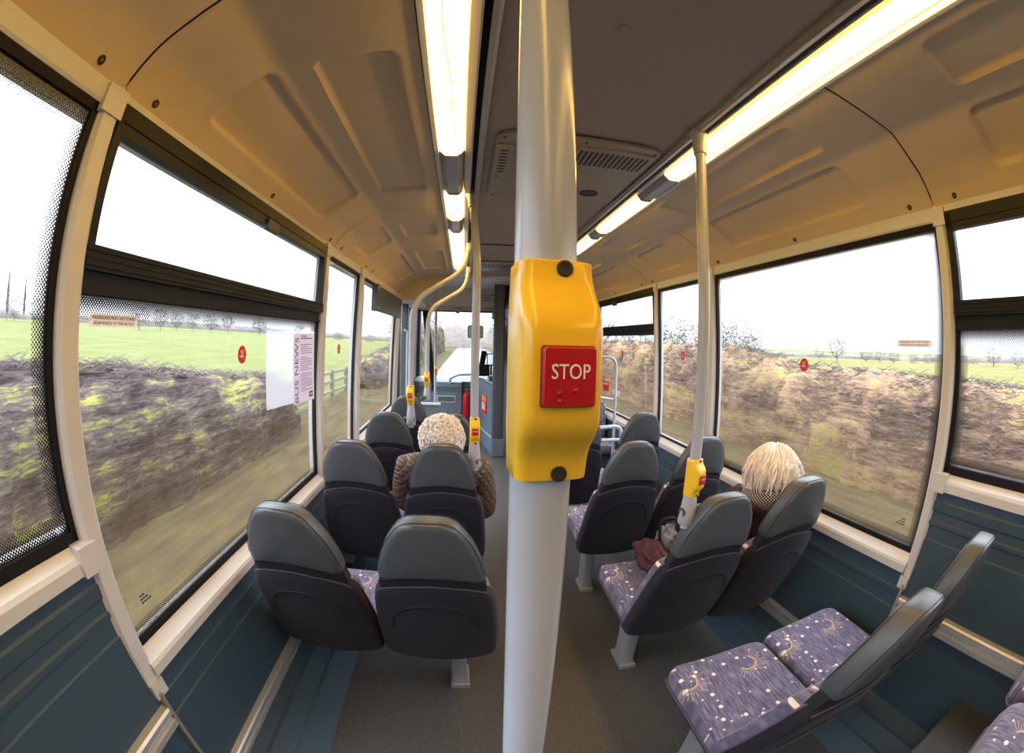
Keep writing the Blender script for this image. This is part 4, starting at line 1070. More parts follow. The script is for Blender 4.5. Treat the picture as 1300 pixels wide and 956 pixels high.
def head_mesh(c, yaw=0.0, tilt=0.0, s=1.0):
    """head facing +y before yaw; c is its centre, eyes at half height"""
    nu, nv = 48, 36; rings = []
    for j in range(1, nv):
        ph = pi * j / nv
        ring = []
        for i in range(nu):
            a = 2 * pi * i / nu                          # a = 90 deg is the face
            x, y, z = sin(ph) * cos(a), sin(ph) * sin(a), cos(ph)
            X, Y, Z = x * .074, y * .094, z * .112
            if Z < 0: k = 1 - .28 * (-z) ** 1.5; X *= k; Y *= (1 - .12 * (-z)) ; Y += .012 * (-z) * (1 if y > 0 else .2)
            if y > 0:
                fx = X / .074; fz = Z / .112
                Y += .020 * exp(-(fx / .16) ** 2) * exp(-((fz + .22) / .20) ** 2)                       # nose
                Y += .008 * exp(-(fx / .11) ** 2) * exp(-((fz + .02) / .25) ** 2)
                for e in (-1, 1): Y -= .011 * exp(-((fx - e * .42) / .22) ** 2) * exp(-((fz - .03) / .14) ** 2)   # eye sockets
                Y += .006 * exp(-(fx / .5) ** 2) * exp(-((fz - .22) / .10) ** 2)                           # brow
                Y += .007 * exp(-(fx / .28) ** 2) * (exp(-((fz + .50) / .05) ** 2) + exp(-((fz + .60) / .05) ** 2))  # lips
                Y += .010 * exp(-(fx / .3) ** 2) * exp(-((fz + .88) / .12) ** 2)                           # chin
            ring.append((X, Y, Z))
        rings.append(ring)
    m = MB().rings(rings)
    for e in (-1, 1):                                     # ears
        m.lathe((e * .074, -.005, .0), [(.004, -.008), (.018, -.006), (.026, .0), (.022, .006), (.008, .004)], 14, 'x')
    Rm = Matrix.Rotation(yaw, 3, 'Z') @ Matrix.Rotation(tilt, 3, 'X')
    m.v = [tuple(Vector(c) + Rm @ (Vector(p) * s)) for p in m.v]
    return m
def hand(w, d, up, side):
    """wrist point w, direction d of the fingers, up = back of the hand, thumb towards side; returns pieces"""
    w, d, up = Vector(w), Vector(d).normalized(), Vector(up).normalized(); sd = d.cross(up).normalized() * side
    out = []
    nodes = {'w': (w, (.021, .016)), 'p': (w + d * .045, (.034, .014)), 'k': (w + d * .085, (.036, .011))}
    out.append(skin_pieces(nodes, [('w', 'p'), ('p', 'k')], 'w', 1))
    for k, (o, L) in enumerate(((.028, .070), (.010, .080), (-.009, .074), (-.027, .058))):
        b = w + d * .075 + sd * o
        n = {'a': (b, .0088), 'b': (b + d * L * .42 - up * .004, .0085), 'c': (b + d * L * .72 - up * .020, .0078), 'd': (b + d * L * .88 - up * .042, .0068)}
        out.append(skin_pieces(n, [('a', 'b'), ('b', 'c'), ('c', 'd')], 'a', 1))
    b = w + d * .030 + sd * .024
    n = {'a': (b, .011), 'b': (b + d * .025 + sd * .022 - up * .006, .010), 'c': (b + d * .055 + sd * .026 - up * .014, .0085), 'd': (b + d * .075 + sd * .020 - up * .020, .007)}
    out.append(skin_pieces(n, [('a', 'b'), ('b', 'c'), ('c', 'd')], 'a', 1))
    return out

def seated(cx, y0, label, head_c, yaw, tilt, hw, sh_z, elbow, wrist, jacket_mat, hs=1.0):
    """a seated person; y0 = the seat's position; elbow / wrist: [(left), (right)] offsets in x and absolute y, z"""
    root = empty('person', (cx, y0 + .42, .0)); tag(root, label, 'person')
    off = root.location.copy()
    hip = Vector((cx, y0 + .36, .555)); ch = Vector((cx, y0 + .29, .75)); up_ = Vector((cx, y0 + .26, sh_z)); hc = Vector(head_c)
    nk = Vector((hc.x * .7 + cx * .3, hc.y - .02, sh_z + .05))
    body = MB()
    def put(pc): body.add(pc[0], pc[1])
    n = {'hip': (hip, (.125, .10)), 'waist': ((hip + ch) / 2, (.115, .092)), 'chest': (ch, (.122, .10)), 'up': (up_, (.10, .075)), 'neck': (nk, .047), 'head': (hc - Vector((0, 0, .03)), .05)}
    e = [('hip', 'waist'), ('waist', 'chest'), ('chest', 'up'), ('up', 'neck'), ('neck', 'head')]
    for k, s in enumerate((-1, 1)):
        E = Vector((cx + elbow[k][0], elbow[k][1], elbow[k][2])); W = Vector((cx + wrist[k][0], wrist[k][1], wrist[k][2]))
        t = 'lr'[k]
        n['s' + t] = (up_ + Vector((s * hw, .0, -.02)), .052); n['e' + t] = (E, .038); n['w' + t] = (W, .024)
        e += [('up', 's' + t), ('s' + t, 'e' + t), ('e' + t, 'w' + t)]
        n['h' + t] = (hip + Vector((s * .09, .04, -.02)), .085); n['k' + t] = (Vector((cx + s * .10, y0 + .80, .54)), .060); n['c' + t] = (Vector((cx + s * .10, y0 + .84, .32)), .050); n['a' + t] = (Vector((cx + s * .10, y0 + .83, .09)), .036)
        e += [('hip', 'h' + t), ('h' + t, 'k' + t), ('k' + t, 'c' + t), ('c' + t, 'a' + t)]
        for pc in hand(W, (W - E).normalized() * .6 + Vector((-s * .3, .2, -.1)), (0, .1, 1), -s): put(pc)
    put(skin_pieces(n, e, 'hip', 2))
    hm = head_mesh(hc, yaw, tilt, hs); body.add(hm.v, hm.f)
    b = body.build('body', M['skin'], root, off=off)
    r = b.modifiers.new('remesh', 'REMESH'); r.mode = 'VOXEL'; r.voxel_size = .0055; r.use_smooth_shade = True
    Rm = Matrix.Rotation(yaw, 3, 'Z') @ Matrix.Rotation(tilt, 3, 'X')
    for s in (-1, 1):
        p = hc + Rm @ (Vector((s * .031, .077, .004)) * hs)
        MB().lathe(p, [(.004, -.011), (.010, -.006), (.012, 0), (.010, .006), (.004, .011)], 12).build('eye', M['eye'], root, off=off)
    # jacket: its own fuller surface over torso and arms
    j = {'hip': (hip + Vector((0, .02, -.03)), (.185, .125)), 'waist': ((hip + ch) / 2, (.165, .118)), 'chest': (ch, (.170, .122)), 'up': (up_ + Vector((0, 0, -.01)), (.135, .092)), 'neck': (nk - Vector((0, 0, .02)), (.072, .066))}
    je = [('hip', 'waist'), ('waist', 'chest'), ('chest', 'up'), ('up', 'neck')]
    for k, s in enumerate((-1, 1)):
        t = 'lr'[k]
        E = n['e' + t][0]; W = n['w' + t][0]
        j['s' + t] = (n['s' + t][0] + Vector((s * .012, 0, 0)), .082); j['m' + t] = ((n['s' + t][0] + E) / 2 + Vector((s * .012, 0, 0)), .076); j['e' + t] = (E, .066); j['w' + t] = (W - (W - E).normalized() * .02, .045)
        je += [('up', 's' + t), ('s' + t, 'm' + t), ('m' + t, 'e' + t), ('e' + t, 'w' + t)]
    v, f = skin_pieces(j, je, 'hip', 3)
    jm = MB().add(v, f); jo = jm.build('jacket', jacket_mat, root, off=off, smooth=80)
    # trousers and shoes
    tr = {'hip': (hip + Vector((0, .03, -.035)), (.15, .105))}; te = []
    for k, s in enumerate((-1, 1)):
        t = 'lr'[k]
        for q, rr in (('h', .098), ('k', .074), ('c', .066), ('a', .058)): tr[q + t] = (n[q + t][0] + (Vector((0, 0, .03)) if q == 'a' else Vector((0, 0, 0))), rr)
        te += [('hip', 'h' + t), ('h' + t, 'k' + t), ('k' + t, 'c' + t), ('c' + t, 'a' + t)]
        A = n['a' + t][0]
        sv, sf = skin_pieces({'a': (A + Vector((0, -.03, -.045)), (.036, .032)), 'b': (A + Vector((0, .04, -.05)), (.040, .030)), 'c': (A + Vector((0, .13, -.062)), (.038, .022)), 'd': (A + Vector((0, .17, -.068)), (.026, .016))}, [('a', 'b'), ('b', 'c'), ('c', 'd')], 'a', 2)
        MB().add(sv, sf).build('shoe', M['shoe'], root, off=off, smooth=80)
    v, f = skin_pieces(tr, te, 'hip', 2); MB().add(v, f).build('trousers', M['trouser'], root, off=off, smooth=80)
    return root, off

random.seed(11)
p1, o1 = seated(-.465, 1.79, 'person with white curly hair in a brown quilted jacket, seen from behind', (-.472, 2.03, 1.005), 0, -.05, .165, .865,
                [(-.205, 2.10, .63), (.205, 2.11, .585)], [(-.09, 2.36, .60), (.09, 2.37, .60)], M['quilt'])
hc = Vector((-.472, 2.005, 1.015))
base = MB(); rings = []
for j in range(1, 28):
    ph = pi * .80 * j / 27; ring = []
    for i in range(40):
        a = 2 * pi * i / 40
        d = Vector((sin(ph) * cos(a), sin(ph) * sin(a), cos(ph)))
        k = 1 + .09 * mnoise.noise(d * 3.3) + .05 * mnoise.noise(d * 8)
        if d.y > .35 and d.z < .35: k *= .86
        ring.append(hc + Vector((d.x * .100, d.y * .108, d.z * .106)) * k)
    rings.append(ring)
base.rings(rings, True, True, True)
for _ in range(1000):
    z = random.uniform(-.78, 1); a = random.uniform(0, 2 * pi); q = sqrt(max(0, 1 - z * z))
    d = Vector((q * cos(a), q * sin(a), z))
    if d.y > .45 and d.z < .35: continue
    k = 1 + .09 * mnoise.noise(d * 3.3)
    c = hc + Vector((d.x * .098, d.y * .106, d.z * .104)) * k
    t1 = d.orthogonal().normalized(); t1 = Matrix.Rotation(random.uniform(0, 6.28), 3, d) @ t1; t2 = d.cross(t1)
    R_ = random.uniform(.009, .022); w = random.uniform(1.6, 3.4); pts = []
    for m in range(8):
        u = m / 7 * w
        pts.append(c + t1 * (R_ * cos(u)) + t2 * (R_ * sin(u)) + d * (.003 + .006 * sin(pi * m / 7)))
    base.tube(pts, [.0012, .0026, .0032, .0034, .0034, .0031, .0025, .0010], 5)
base.build('hair', M['hair_curly'], p1, off=o1, smooth=80)
# collar
cl = MB(); ring = []
for z, rx, ry in ((.865, .098, .085), (.90, .083, .075), (.935, .074, .070), (.94, .066, .062), (.91, .062, .058)):
    ring.append([(-.470 + rx * cos(2 * pi * i / 24), 2.025 + ry * sin(2 * pi * i / 24), z + .012 * sin(2 * pi * i / 24 + 3.1)) for i in range(24)])
cl.rings(ring, True, False, False).build('collar', M['quilt'], p1, off=o1, smooth=80)

p2, o2 = seated(.775, 1.05, 'person with a blonde-white bob in a maroon jacket, by the right window', (.775, 1.275, .995), .25, -.12, .150, .845,
                [(-.225, 1.36, .64), (.195, 1.40, .64)], [(-.10, 1.62, .60), (.09, 1.62, .60)], M['maroon'])
hc = Vector((.778, 1.255, 1.00))
hb = MB(); rings = []
for j in range(1, 26):
    ph = pi * .66 * j / 25; ring = []
    for i in range(40):
        a = 2 * pi * i / 40
        d = Vector((sin(ph) * cos(a), sin(ph) * sin(a), cos(ph)))
        k = 1 + .07 * mnoise.noise(d * 3)
        rr = 1 + (.12 * (ph / (pi * .74)) if d.y < .4 else 0)
        if d.y > .5 and d.z < .45: k *= .84
        ring.append(hc + Vector((d.x * .092 * rr, d.y * .100, d.z * .112)) * k)
    rings.append(ring)
hb.rings(rings)
for _ in range(760):
    a = random.uniform(0, 2 * pi)
    if .22 * pi < a < .70 * pi and random.random() < .8: continue
    ph0 = random.uniform(.03, 1.25); L = random.uniform(1.15, 1.92) - .12 * (cos(a) > .5)
    rad = random.uniform(.90, 1.0); wob = random.uniform(-.22, .22); fl = random.uniform(-.05, .06)
    pts = []
    for m in range(9):
        t = m / 8; ph = ph0 + (L - ph0) * t
        aa = a + wob * t
        d = Vector((sin(min(ph, 1.75)) * cos(aa), sin(min(ph, 1.75)) * sin(aa), cos(ph) if ph < pi / 2 else -(ph - pi / 2) * 1.9))
        flare = 1 + (.16 + fl * 3) * max(0, t - .45)
        pts.append(hc + Vector((d.x * .103 * flare, d.y * .110 * flare, d.z * .120)) * rad + Vector((mnoise.noise(Vector((aa * 9, t * 3, rad * 40))), mnoise.noise(Vector((aa * 9, t * 3 + 7, rad * 40))), .4 * mnoise.noise(Vector((aa * 9, t * 3 + 13, rad * 40))))) * (.022 * t))
    hb.tube(pts, [.0015, .003, .004, .0045, .0048, .0046, .004, .003, .0010], 4)
hb.build('hair', M['hair_bob'], p2, off=o2, smooth=80)
# hood lying on the shoulders: maroon outside, dotted lining
hd = MB(); rings = []; uvs = []
for i in range(33):
    a = radians(150 + 240 * i / 32)
    w = sin(pi * i / 32) ** .5
    c = Vector((.782 + .092 * cos(a), 1.262 + .088 * sin(a), .898 + .020 * w))
    out = Vector((cos(a), sin(a), 0)); R_ = .030 + .020 * w; ring = []
    for k in range(14):
        b = 2 * pi * k / 14
        ring.append(c + out * (R_ * 1.15 * cos(b)) + Vector((0, 0, 1)) * (R_ * .9 * sin(b)) + out * (.006 * mnoise.noise(c * 20 + Vector((k, 0, 0)))))
        uvs.append((i / 32 * .46, k / 14 * .26))
    rings.append(ring)
hd.rings(rings); hd.uv = {i: u for i, u in enumerate(uvs)}
ho = hd.build('hood', M['dotted'], p2, off=o2, smooth=80); ho['label'] = 'navy hood lining with white dots'
cl = MB(); rings = []
for i in range(25):
    a = radians(95 + 150 * i / 24)
    c = Vector((.765 + .128 * cos(a), 1.285 + .118 * sin(a), .885 + .012 * sin(i)))
    out = Vector((cos(a), sin(a), 0)); R_ = .034 * (.55 + .45 * sin(pi * i / 24))
    rings.append([c + out * (R_ * cos(2 * pi * k / 10)) + Vector((0, 0, R_ * sin(2 * pi * k / 10) * 1.2)) for k in range(10)])
cl.rings(rings).build('collar', M['maroon'], p2, off=o2, smooth=80)
# things lying on the aisle seat beside her
def lump(c, sx, sy, sz, amp, seed, n=26):
    m = MB(); rings = []
    for j in range(1, n):
        ph = pi * j / n; ring = []
        for i in range(n):
            a = 2 * pi * i / n
            d = Vector((sin(ph) * cos(a), sin(ph) * sin(a), cos(ph)))
            k = 1 + amp * mnoise.noise(d * 2.2 + Vector((seed, 0, 0))) + amp * .5 * mnoise.noise(d * 5 + Vector((0, seed, 0)))
            q = Vector((d.x * sx, d.y * sy, d.z * sz)) * k
            if q.z < -sz * .75: q.z = -sz * .75
            ring.append(Vector(c) + q)
        rings.append(ring)
    return m.rings(rings)
b = empty('folded_coat', (.40, 1.50, .50)); tag(b, 'maroon cloth bundle lying on the cushion of the right aisle seat', 'coat'); L = b.location.copy()
m = lump((.425, 1.525, .560), .065, .14, .066, .45, 3.1); m.build('cloth', M['maroon'], b, off=L, smooth=80)
b = empty('handbag', (.50, 1.60, .52)); tag(b, 'black and white cloth bag on the right aisle seat beside the maroon bundle', 'bag'); L = b.location.copy()
m = lump((.525, 1.60, .60), .05, .08, .075, .3, 7.7); m.build('bag_body', M['bagcloth'], b, off=L, smooth=80)
MB().tube(fillet([(.47, 1.58, .62), (.47, 1.60, .72), (.56, 1.60, .72), (.56, 1.58, .62)], .04), .008, 8).build('bag_handle', M['black'], b, off=L)

# ------------------------------------------------------------------ outside
def ground_mat(name, a, b, c, sy=.25, scale=1.6):
    t = NT(name); v = t.coord('Position', scale=(1, sy, 1))
    f = t.noise(v, scale, 6, .6); g = t.noise(v, scale * .12, 3)
    col = t.ramp(f, [(.3, a), (.5, b), (.72, c)])
    col = t.mix(t.math('MULTIPLY', g, .5), col, b)
    return t.done(t.bsdf(col, .95, 0, .1))
M['grass'] = ground_mat('bright_field_grass', (.056, .067, .018), (.078, .087, .026), (.105, .103, .042), .5, .6)
M['olive'] = ground_mat('olive_field_grass', (.070, .066, .020), (.095, .088, .026), (.125, .105, .042), .5, .5)
M['verge'] = ground_mat('rough_verge_grass', (.016, .013, .010), (.048, .038, .020), (.080, .078, .026), .13, 7)
def hedge_mat(name, stops):
    t = NT(name)
    v = t.coord('Position', scale=(1, .12, 1)); f = t.noise(v, 7.5, 6, .68)
    g = t.noise(t.coord('Position', scale=(.7, .42, 1.0)), 1.25, 3); h = t.noise(t.coord('Position', scale=(1, .10, 1)), 38, 3, .6)
    k = t.math('ADD', t.math('MULTIPLY', f, .46), t.math('ADD', t.math('MULTIPLY', g, .34), t.math('MULTIPLY', h, .20)))
    col = t.ramp(k, stops)
    return t.done(t.bsdf(col, .95, 0, .1, t.bump(f, .5, .06)))
M['hedge_l'] = hedge_mat('bare_twiggy_hedge', [(.39, (.008, .005, .006)), (.46, (.034, .025, .025)), (.52, (.072, .055, .049)), (.55, (.11, .095, .048)), (.59, (.17, .18, .042)), (.65, (.18, .165, .065))])
M['hedge_r'] = hedge_mat('brown_autumn_hedge', [(.37, (.022, .014, .012)), (.44, (.070, .044, .034)), (.505, (.150, .096, .064)), (.55, (.205, .138, .074)), (.60, (.19, .175, .045)), (.66, (.22, .16, .085))])
M['copse'] = hedge_mat('grey_brown_copse', [(.34, (.07, .062, .064)), (.5, (.125, .11, .11)), (.62, (.16, .145, .125)), (.7, (.115, .125, .08))])
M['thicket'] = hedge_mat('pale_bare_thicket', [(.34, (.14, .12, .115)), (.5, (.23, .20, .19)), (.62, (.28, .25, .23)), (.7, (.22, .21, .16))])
M['bark'] = plain('winter_bark', (.10, .088, .084), .9, var=.3, scale=2)
M['barkhaze'] = plain('hazed_winter_twigs', (.14, .13, .132), .9, var=.25, scale=2)  # distance haze painted into the bark colour of far trees, no real haze
M['ivy'] = plain('dark_evergreen', (.05, .075, .035), .9, var=.4, scale=6)
def road_mat():
    t = NT('wet_asphalt'); v = t.coord('Position', scale=(1, .2, 1))
    f = t.noise(v, 2.5, 5, .6); g = t.noise(t.coord('Position'), 60, 3)
    col = t.mix(g, (.05, .05, .052), (.10, .10, .10))
    return t.done(t.bsdf(col, t.math('ADD', .10, t.math('MULTIPLY', f, .22)), 0, .9))
M['road'] = road_mat()
M['fence'] = plain('weathered_fence_wood', (.13, .12, .09), .9, var=.3, scale=8)

tag(MB().box(-2.3, 4.3, -70, 220, -1.0, -.78).build('road', M['road'], smooth=0), 'wet grey country road ahead of the bus', 'road', kind='structure')
def terrain(name, x0, x1, fz, mat, label, cat='field', nx=30, ny=40, ya=-120, yb_=240):
    m = MB(); rows = []
    for i in range(nx + 1):
        x = x0 + (x1 - x0) * (i / nx) ** 1.6
        rows.append([(x, ya + (yb_ - ya) * j / ny, fz(x, ya + (yb_ - ya) * j / ny)) for j in range(ny + 1)])
    m.rings(rows, False, False, False)
    return tag(m.build(name, mat, smooth=80), label, cat, kind='structure')
def zl(x, y): return -.72 + .047 * max(0, -x - 5.5) + .25 * mnoise.noise(Vector((x * .02, y * .02, 0))) * min(1, max(0, -x - 8) / 20)
def zr(x, y): return -.72 + .004 * max(0, x - 6) + .5 * mnoise.noise(Vector((x * .02, y * .02, 4))) * min(1, max(0, x - 9) / 20)
terrain('grass_field', -5.0, -170, zl, M['grass'], 'bright green field rising beyond the left hedge')
terrain('stubble_field', 6.3, 190, zr, M['olive'], 'olive green field beyond the right hedge')
tag(MB().prism_y([(-2.2, -.775), (-2.6, -.66), (-4.4, -.58), (-5.2, -.66), (-5.2, -.9), (-2.2, -.9)], -70, 160).build('grass_verge', M['verge'], smooth=60), 'rough grass verge between the road and the left hedge', 'verge', kind='structure')
tag(MB().prism_y([(4.25, -.775), (4.6, -.66), (5.6, -.60), (6.4, -.66), (6.4, -.9), (4.25, -.9)], -70, 160).build('grass_verge', M['verge'], smooth=60), 'rough grass verge between the road and the right hedge', 'verge', kind='structure')

def hedge(x, y0, y1, tops, mat, label, depth=.75, base=-.66, seed=0.0, step=.11, amp=.16, twigs=0):
    m = MB(); rows = []; n = int((y1 - y0) / step)
    for j in range(n + 1):
        y = y0 + (y1 - y0) * j / n
        top = lerp(y, tops); h = top - base
        top_n = h * (1 + .05 * mnoise.noise(Vector((y * .8, seed, 0))) + .03 * mnoise.noise(Vector((y * 3, seed, 5))))
        row = []
        e = min(1, min(y - y0, y1 - y) / .6 + .05)
        for k in range(19):
            a = pi * k / 18
            cx, cz = cos(a), sin(a) ** .7
            q = 1 + amp * (mnoise.noise(Vector((y * 1.3, cx * 2 + seed, cz * 3))) + .8 * mnoise.noise(Vector((y * 4.3, cx * 6 + seed, cz * 7))))
            row.append((x + depth * cx * q * e ** .3, y, base + top_n * cz * (.75 + .25 * q) * e ** .5))
        rows.append(row)
    m.rings(rows, False, False, False)
    o = tag(m.build('hedge', mat, smooth=70), label, 'hedge')
    if twigs:
        rnd = random.Random(int(seed)); tw = MB()
        for _ in range(twigs):
            y = rnd.uniform(max(y0, -8), min(y1, 22)); top = lerp(y, tops); a = rnd.uniform(.25, pi * .62) if x > 0 else rnd.uniform(pi * .38, pi * .92)
            if x > 0: a = pi - a
            p = Vector((x + depth * 1.0 * cos(a), y, base + (top - base) * sin(a) ** .7))
            d = Vector((rnd.uniform(-.25, .25), rnd.choice((-1, 1)) * 1.0, rnd.uniform(-.25, .35))).normalized(); L = rnd.uniform(.15, .42)
            q = p + d * L * .5 + Vector((0, 0, rnd.uniform(-.04, .06)))
            tw.tube([p, q, p + d * L + Vector((0, 0, rnd.uniform(-.05, .06)))], [.006, .005, .0025], 3, False)
        t_ = tw.build('twigs', M['twig'], o, off=o.location, smooth=0); t_['kind'] = 'stuff'
    return o
hedge(-4.65, -26, 9.3, [(0, 1.18), (1.7, 1.17), (3.7, 1.10), (6.7, .76), (9, .6)], M['hedge_l'], 'brown twiggy hedge close outside the wide left window', seed=2, twigs=6000)
hedge(-4.5, 17, 75, [(17, .55), (25, 1.1), (45, 2.3), (75, 3.4)], M['hedge_l'], 'brown hedge further along the road outside the front left window', seed=6, step=.2)
hedge(6.25, -26, 20, [(0, 1.0), (2, 1.06), (6.5, 1.12), (8.7, 1.45), (20, 1.55)], M['hedge_r'], 'tall brown and green hedge close outside the right windows', seed=11, depth=.85, twigs=6000)
hedge(6.3, 20.2, 80, [(20, 1.55), (40, 2.8), (80, 4.0)], M['hedge_r'], 'brown hedge further along the road on the right', seed=15, depth=.9, step=.2)
# post and rail fence in the gap of the left hedge
fx = -4.6
o = empty('fence', (fx, 13, -.66)); tag(o, 'weathered wooden post and rail fence in the gap of the left hedge', 'fence'); L = o.location.copy()
for y in (9.9, 11.7, 13.4, 15.1, 16.8): MB().box(fx - .06, fx + .06, y - .06, y + .06, -.72, .42).build('post', M['fence'], o, off=L, smooth=0, bevel=.01)
for z in (-.28, .04, .32): MB().box(fx - .03, fx + .03, 9.6, 17, z - .05, z + .05).build('rail', M['fence'], o, off=L, smooth=0)

def copse(name, path, h0, h1, mat, label, cat, seed, amp=.5, base=None):
    m = MB(); pts = [Vector((a, b, 0)) for a, b in path]; pts = resample(pts, 1.1); rows = []
    for j, p in enumerate(pts):
        a = pts[max(0, j - 1)]; b = pts[min(len(pts) - 1, j + 1)]; t = (b - a).normalized(); nrm = Vector((-t.y, t.x, 0))
        z0 = (base if base is not None else (zl if p.x < 0 else zr)(p.x, p.y)) - .5
        h = h0 + (h1 - h0) * (.5 + .5 * mnoise.noise(Vector((j * .16, seed, 0)))) + amp * mnoise.noise(Vector((j * .55, seed, 3)))
        row = []
        for k in range(11):
            aa = pi * k / 10; q = 1 + .3 * mnoise.noise(Vector((j * .7, k * .7, seed)))
            row.append(p + nrm * (1.6 * cos(aa) * q) + Vector((0, 0, z0 + (h + .5) * sin(aa) ** .6 * (.8 + .2 * q))))
        rows.append(row)
    m.rings(rows, False, False, False)
    return tag(m.build(name, mat, smooth=70), label, cat)
copse('hedgerow', [(-118, -80), (-104, 0), (-95, 47), (-76, 92), (-54, 118), (-24, 139), (-9, 150)], .9, 2.0, M['copse'], 'low grey-brown hedgerow along the far edge of the green field', 'hedgerow', 1.0)
copse('hedgerow', [(102, -70), (93, 0), (86, 35), (77, 64), (58, 88), (35, 105)], .5, 1.3, M['copse'], 'low grey-brown hedgerow along the far edge of the right field', 'hedgerow', 5.0)

def tree_mesh(seed, depth=6, spread=.55, up=.25, ratio=.76, thin=.67, poplar=False):
    """bare winter tree, 1 unit tall"""
    rnd = random.Random(seed); m = MB()
    def colonize(n, cz, rx, rz, trunk):
        nodes = [Vector((0, 0, -.03)), Vector((.006, 0, trunk * .5)), Vector((0, .006, trunk)), Vector((.01, 0, trunk * 1.5)), Vector((0, -.01, cz))]
        par = [-1, 0, 1, 2, 3]
        pts = []
        while len(pts) < n:
            q = Vector((rnd.uniform(-1, 1), rnd.uniform(-1, 1), rnd.uniform(-1, 1)))
            if q.length > 1 or q.length < .25: continue
            q = q * (q.length ** -.35)
            b = 1 + .22 * mnoise.noise(q * 2.1 + Vector((seed, 0, 0)))
            pts.append(Vector((q.x * rx, q.y * rx, cz + q.z * rz)) * 1.0 * b if q.z > -.75 else Vector((q.x * rx, q.y * rx, cz + q.z * rz)))
        start = Vector((0, 0, trunk))
        pts.sort(key=lambda p: (p - start).length)
        for p in pts:
            bi = min(range(1, len(nodes)), key=lambda k: (nodes[k] - p).length + .25 * (nodes[k] - start).length)
            a = nodes[bi]; mid = a.lerp(p, .5) + Vector((rnd.uniform(-1, 1), rnd.uniform(-1, 1), rnd.uniform(-.2, 1))) * (p - a).length * .10
            nodes.append(mid); par.append(bi); nodes.append(p); par.append(len(nodes) - 2)
        cnt = [0] * len(nodes)
        kids = [0] * len(nodes)
        for k in range(len(nodes) - 1, 0, -1):
            if kids[k] == 0: cnt[k] = 1
            cnt[par[k]] += cnt[k]; kids[par[k]] += 1
        for k in range(1, len(nodes)):
            ra = .0050 * cnt[k] ** .32; a, b = nodes[par[k]], nodes[k]
            m.tube([a, b], [ra * 1.08, ra], 6 if cnt[k] > 40 else 3, False)
            if kids[k] == 0:                                   # a fan of end twigs
                d = (b - a).normalized()
                for _ in range(6):
                    t = (d + Vector((rnd.uniform(-1, 1), rnd.uniform(-1, 1), rnd.uniform(-.5, .9))) * .8).normalized()
                    m.tube([b, b + t * rnd.uniform(.03, .06)], [.0050, .0036], 3, False)
    if poplar:
        m.tube([(0, 0, 0), (0.004, 0, .5), (0, 0, 1)], [.014, .010, .003], 6)
        for k in range(150):
            z = rnd.uniform(.10, .95); a = rnd.uniform(0, 6.28); L = .16 * (1 - z * .7)
            d = Vector((cos(a) * .30, sin(a) * .30, 1)).normalized(); p = Vector((0, 0, z)); m.tube([p, p + d * L * .6, p + d * L + Vector((0, 0, .01))], [.006, .005, .004], 3, False)
            for _ in range(4):
                q = p + d * L * rnd.uniform(.3, 1); dd = (d + Vector((rnd.uniform(-.5, .5), rnd.uniform(-.5, .5), .3))).normalized(); m.tube([q, q + dd * L * .5], [.0045, .0035], 3, False)
    else:
        colonize(300, .60, spread, .40, up)
    zs = max(v[2] for v in m.v)
    m.v = [(x / zs, y / zs, z / zs) for x, y, z in m.v]
    return m
TM = []
for k, (sd, sp_, u) in enumerate(((4, .46, .20), (9, .40, .24), (23, .50, .18), (31, .43, .22))):
    o = tree_mesh(sd, 7, sp_, u).build('bare_tree', M['bark'] if k % 2 == 0 else M['barkhaze'], off=(0, 0, 0), smooth=0); TM.append(o)
pop = tree_mesh(2, poplar=True).build('poplar_tree', M['barkhaze'], off=(0, 0, 0), smooth=0)
used = set()
def place_tree(proto, x, y, z0, z1, label, group, wide=1.0, rz=None):
    first = proto.name not in used; used.add(proto.name)
    o = proto if first else copy_tree(proto)
    h = z1 - z0
    o.location = (x, y, z0); o.scale = (h * wide, h * wide, h); o.rotation_euler = (0, 0, random.uniform(0, 6.28) if rz is None else rz)
    tag(o, label, 'tree', group); return o
random.seed(21)
GLT, GRT, GRD = 'trees across the left field', 'trees across the right field', 'trees along the road ahead'
place_tree(pop, -81.7, 38.5, zl(-81.7, 38.5) - .2, 11.2, 'tall thin poplar at the left edge, the taller of the two', GLT, 1.0)
place_tree(pop, -84.2, 44.7, zl(-84, 44) - .2, 10.7, 'tall thin poplar just right of the taller poplar', GLT, .9)
LT = [(-76.4, 38.0, 7.4, 'left of the second poplar'), (-76.5, 27.5, 7.2, 'at the far left edge of the view'), (-74.2, 42.1, 6.9, 'right of the two poplars'), (-56.4, 57.2, 6.0, 'just right of the standing notice'), (-58.5, 66.0, 6.4, 'second to the right of the standing notice'), (-63.4, 77.7, 5.9, 'in the left field above the hedgerow, under the transom middle'), (-60.3, 80.1, 5.6, 'in the left field, left of the no smoking sticker'), (-57.1, 83.3, 5.7, 'in the left field, just above the no smoking sticker'), (-58.4, 93.5, 6.4, 'in the left field, right of the no smoking sticker'), (-51.1, 97.6, 5.9, 'in the left field beside the news sheet'), (-41.7, 102.0, 4.0, 'in the left field behind the news sheet'), (-32.0, 105.4, 3.0, 'seen through the narrow left window'), (-24.2, 107.4, 2.4, 'seen through the front left window')]
for k, (x, y, z1, lb) in enumerate(LT): place_tree(TM[(k * 3 + 1) % 4], x, y, min(zl(x, y), z1 - 3.2) - .2, z1, 'bare winter tree %s' % lb, GLT, 1.0)
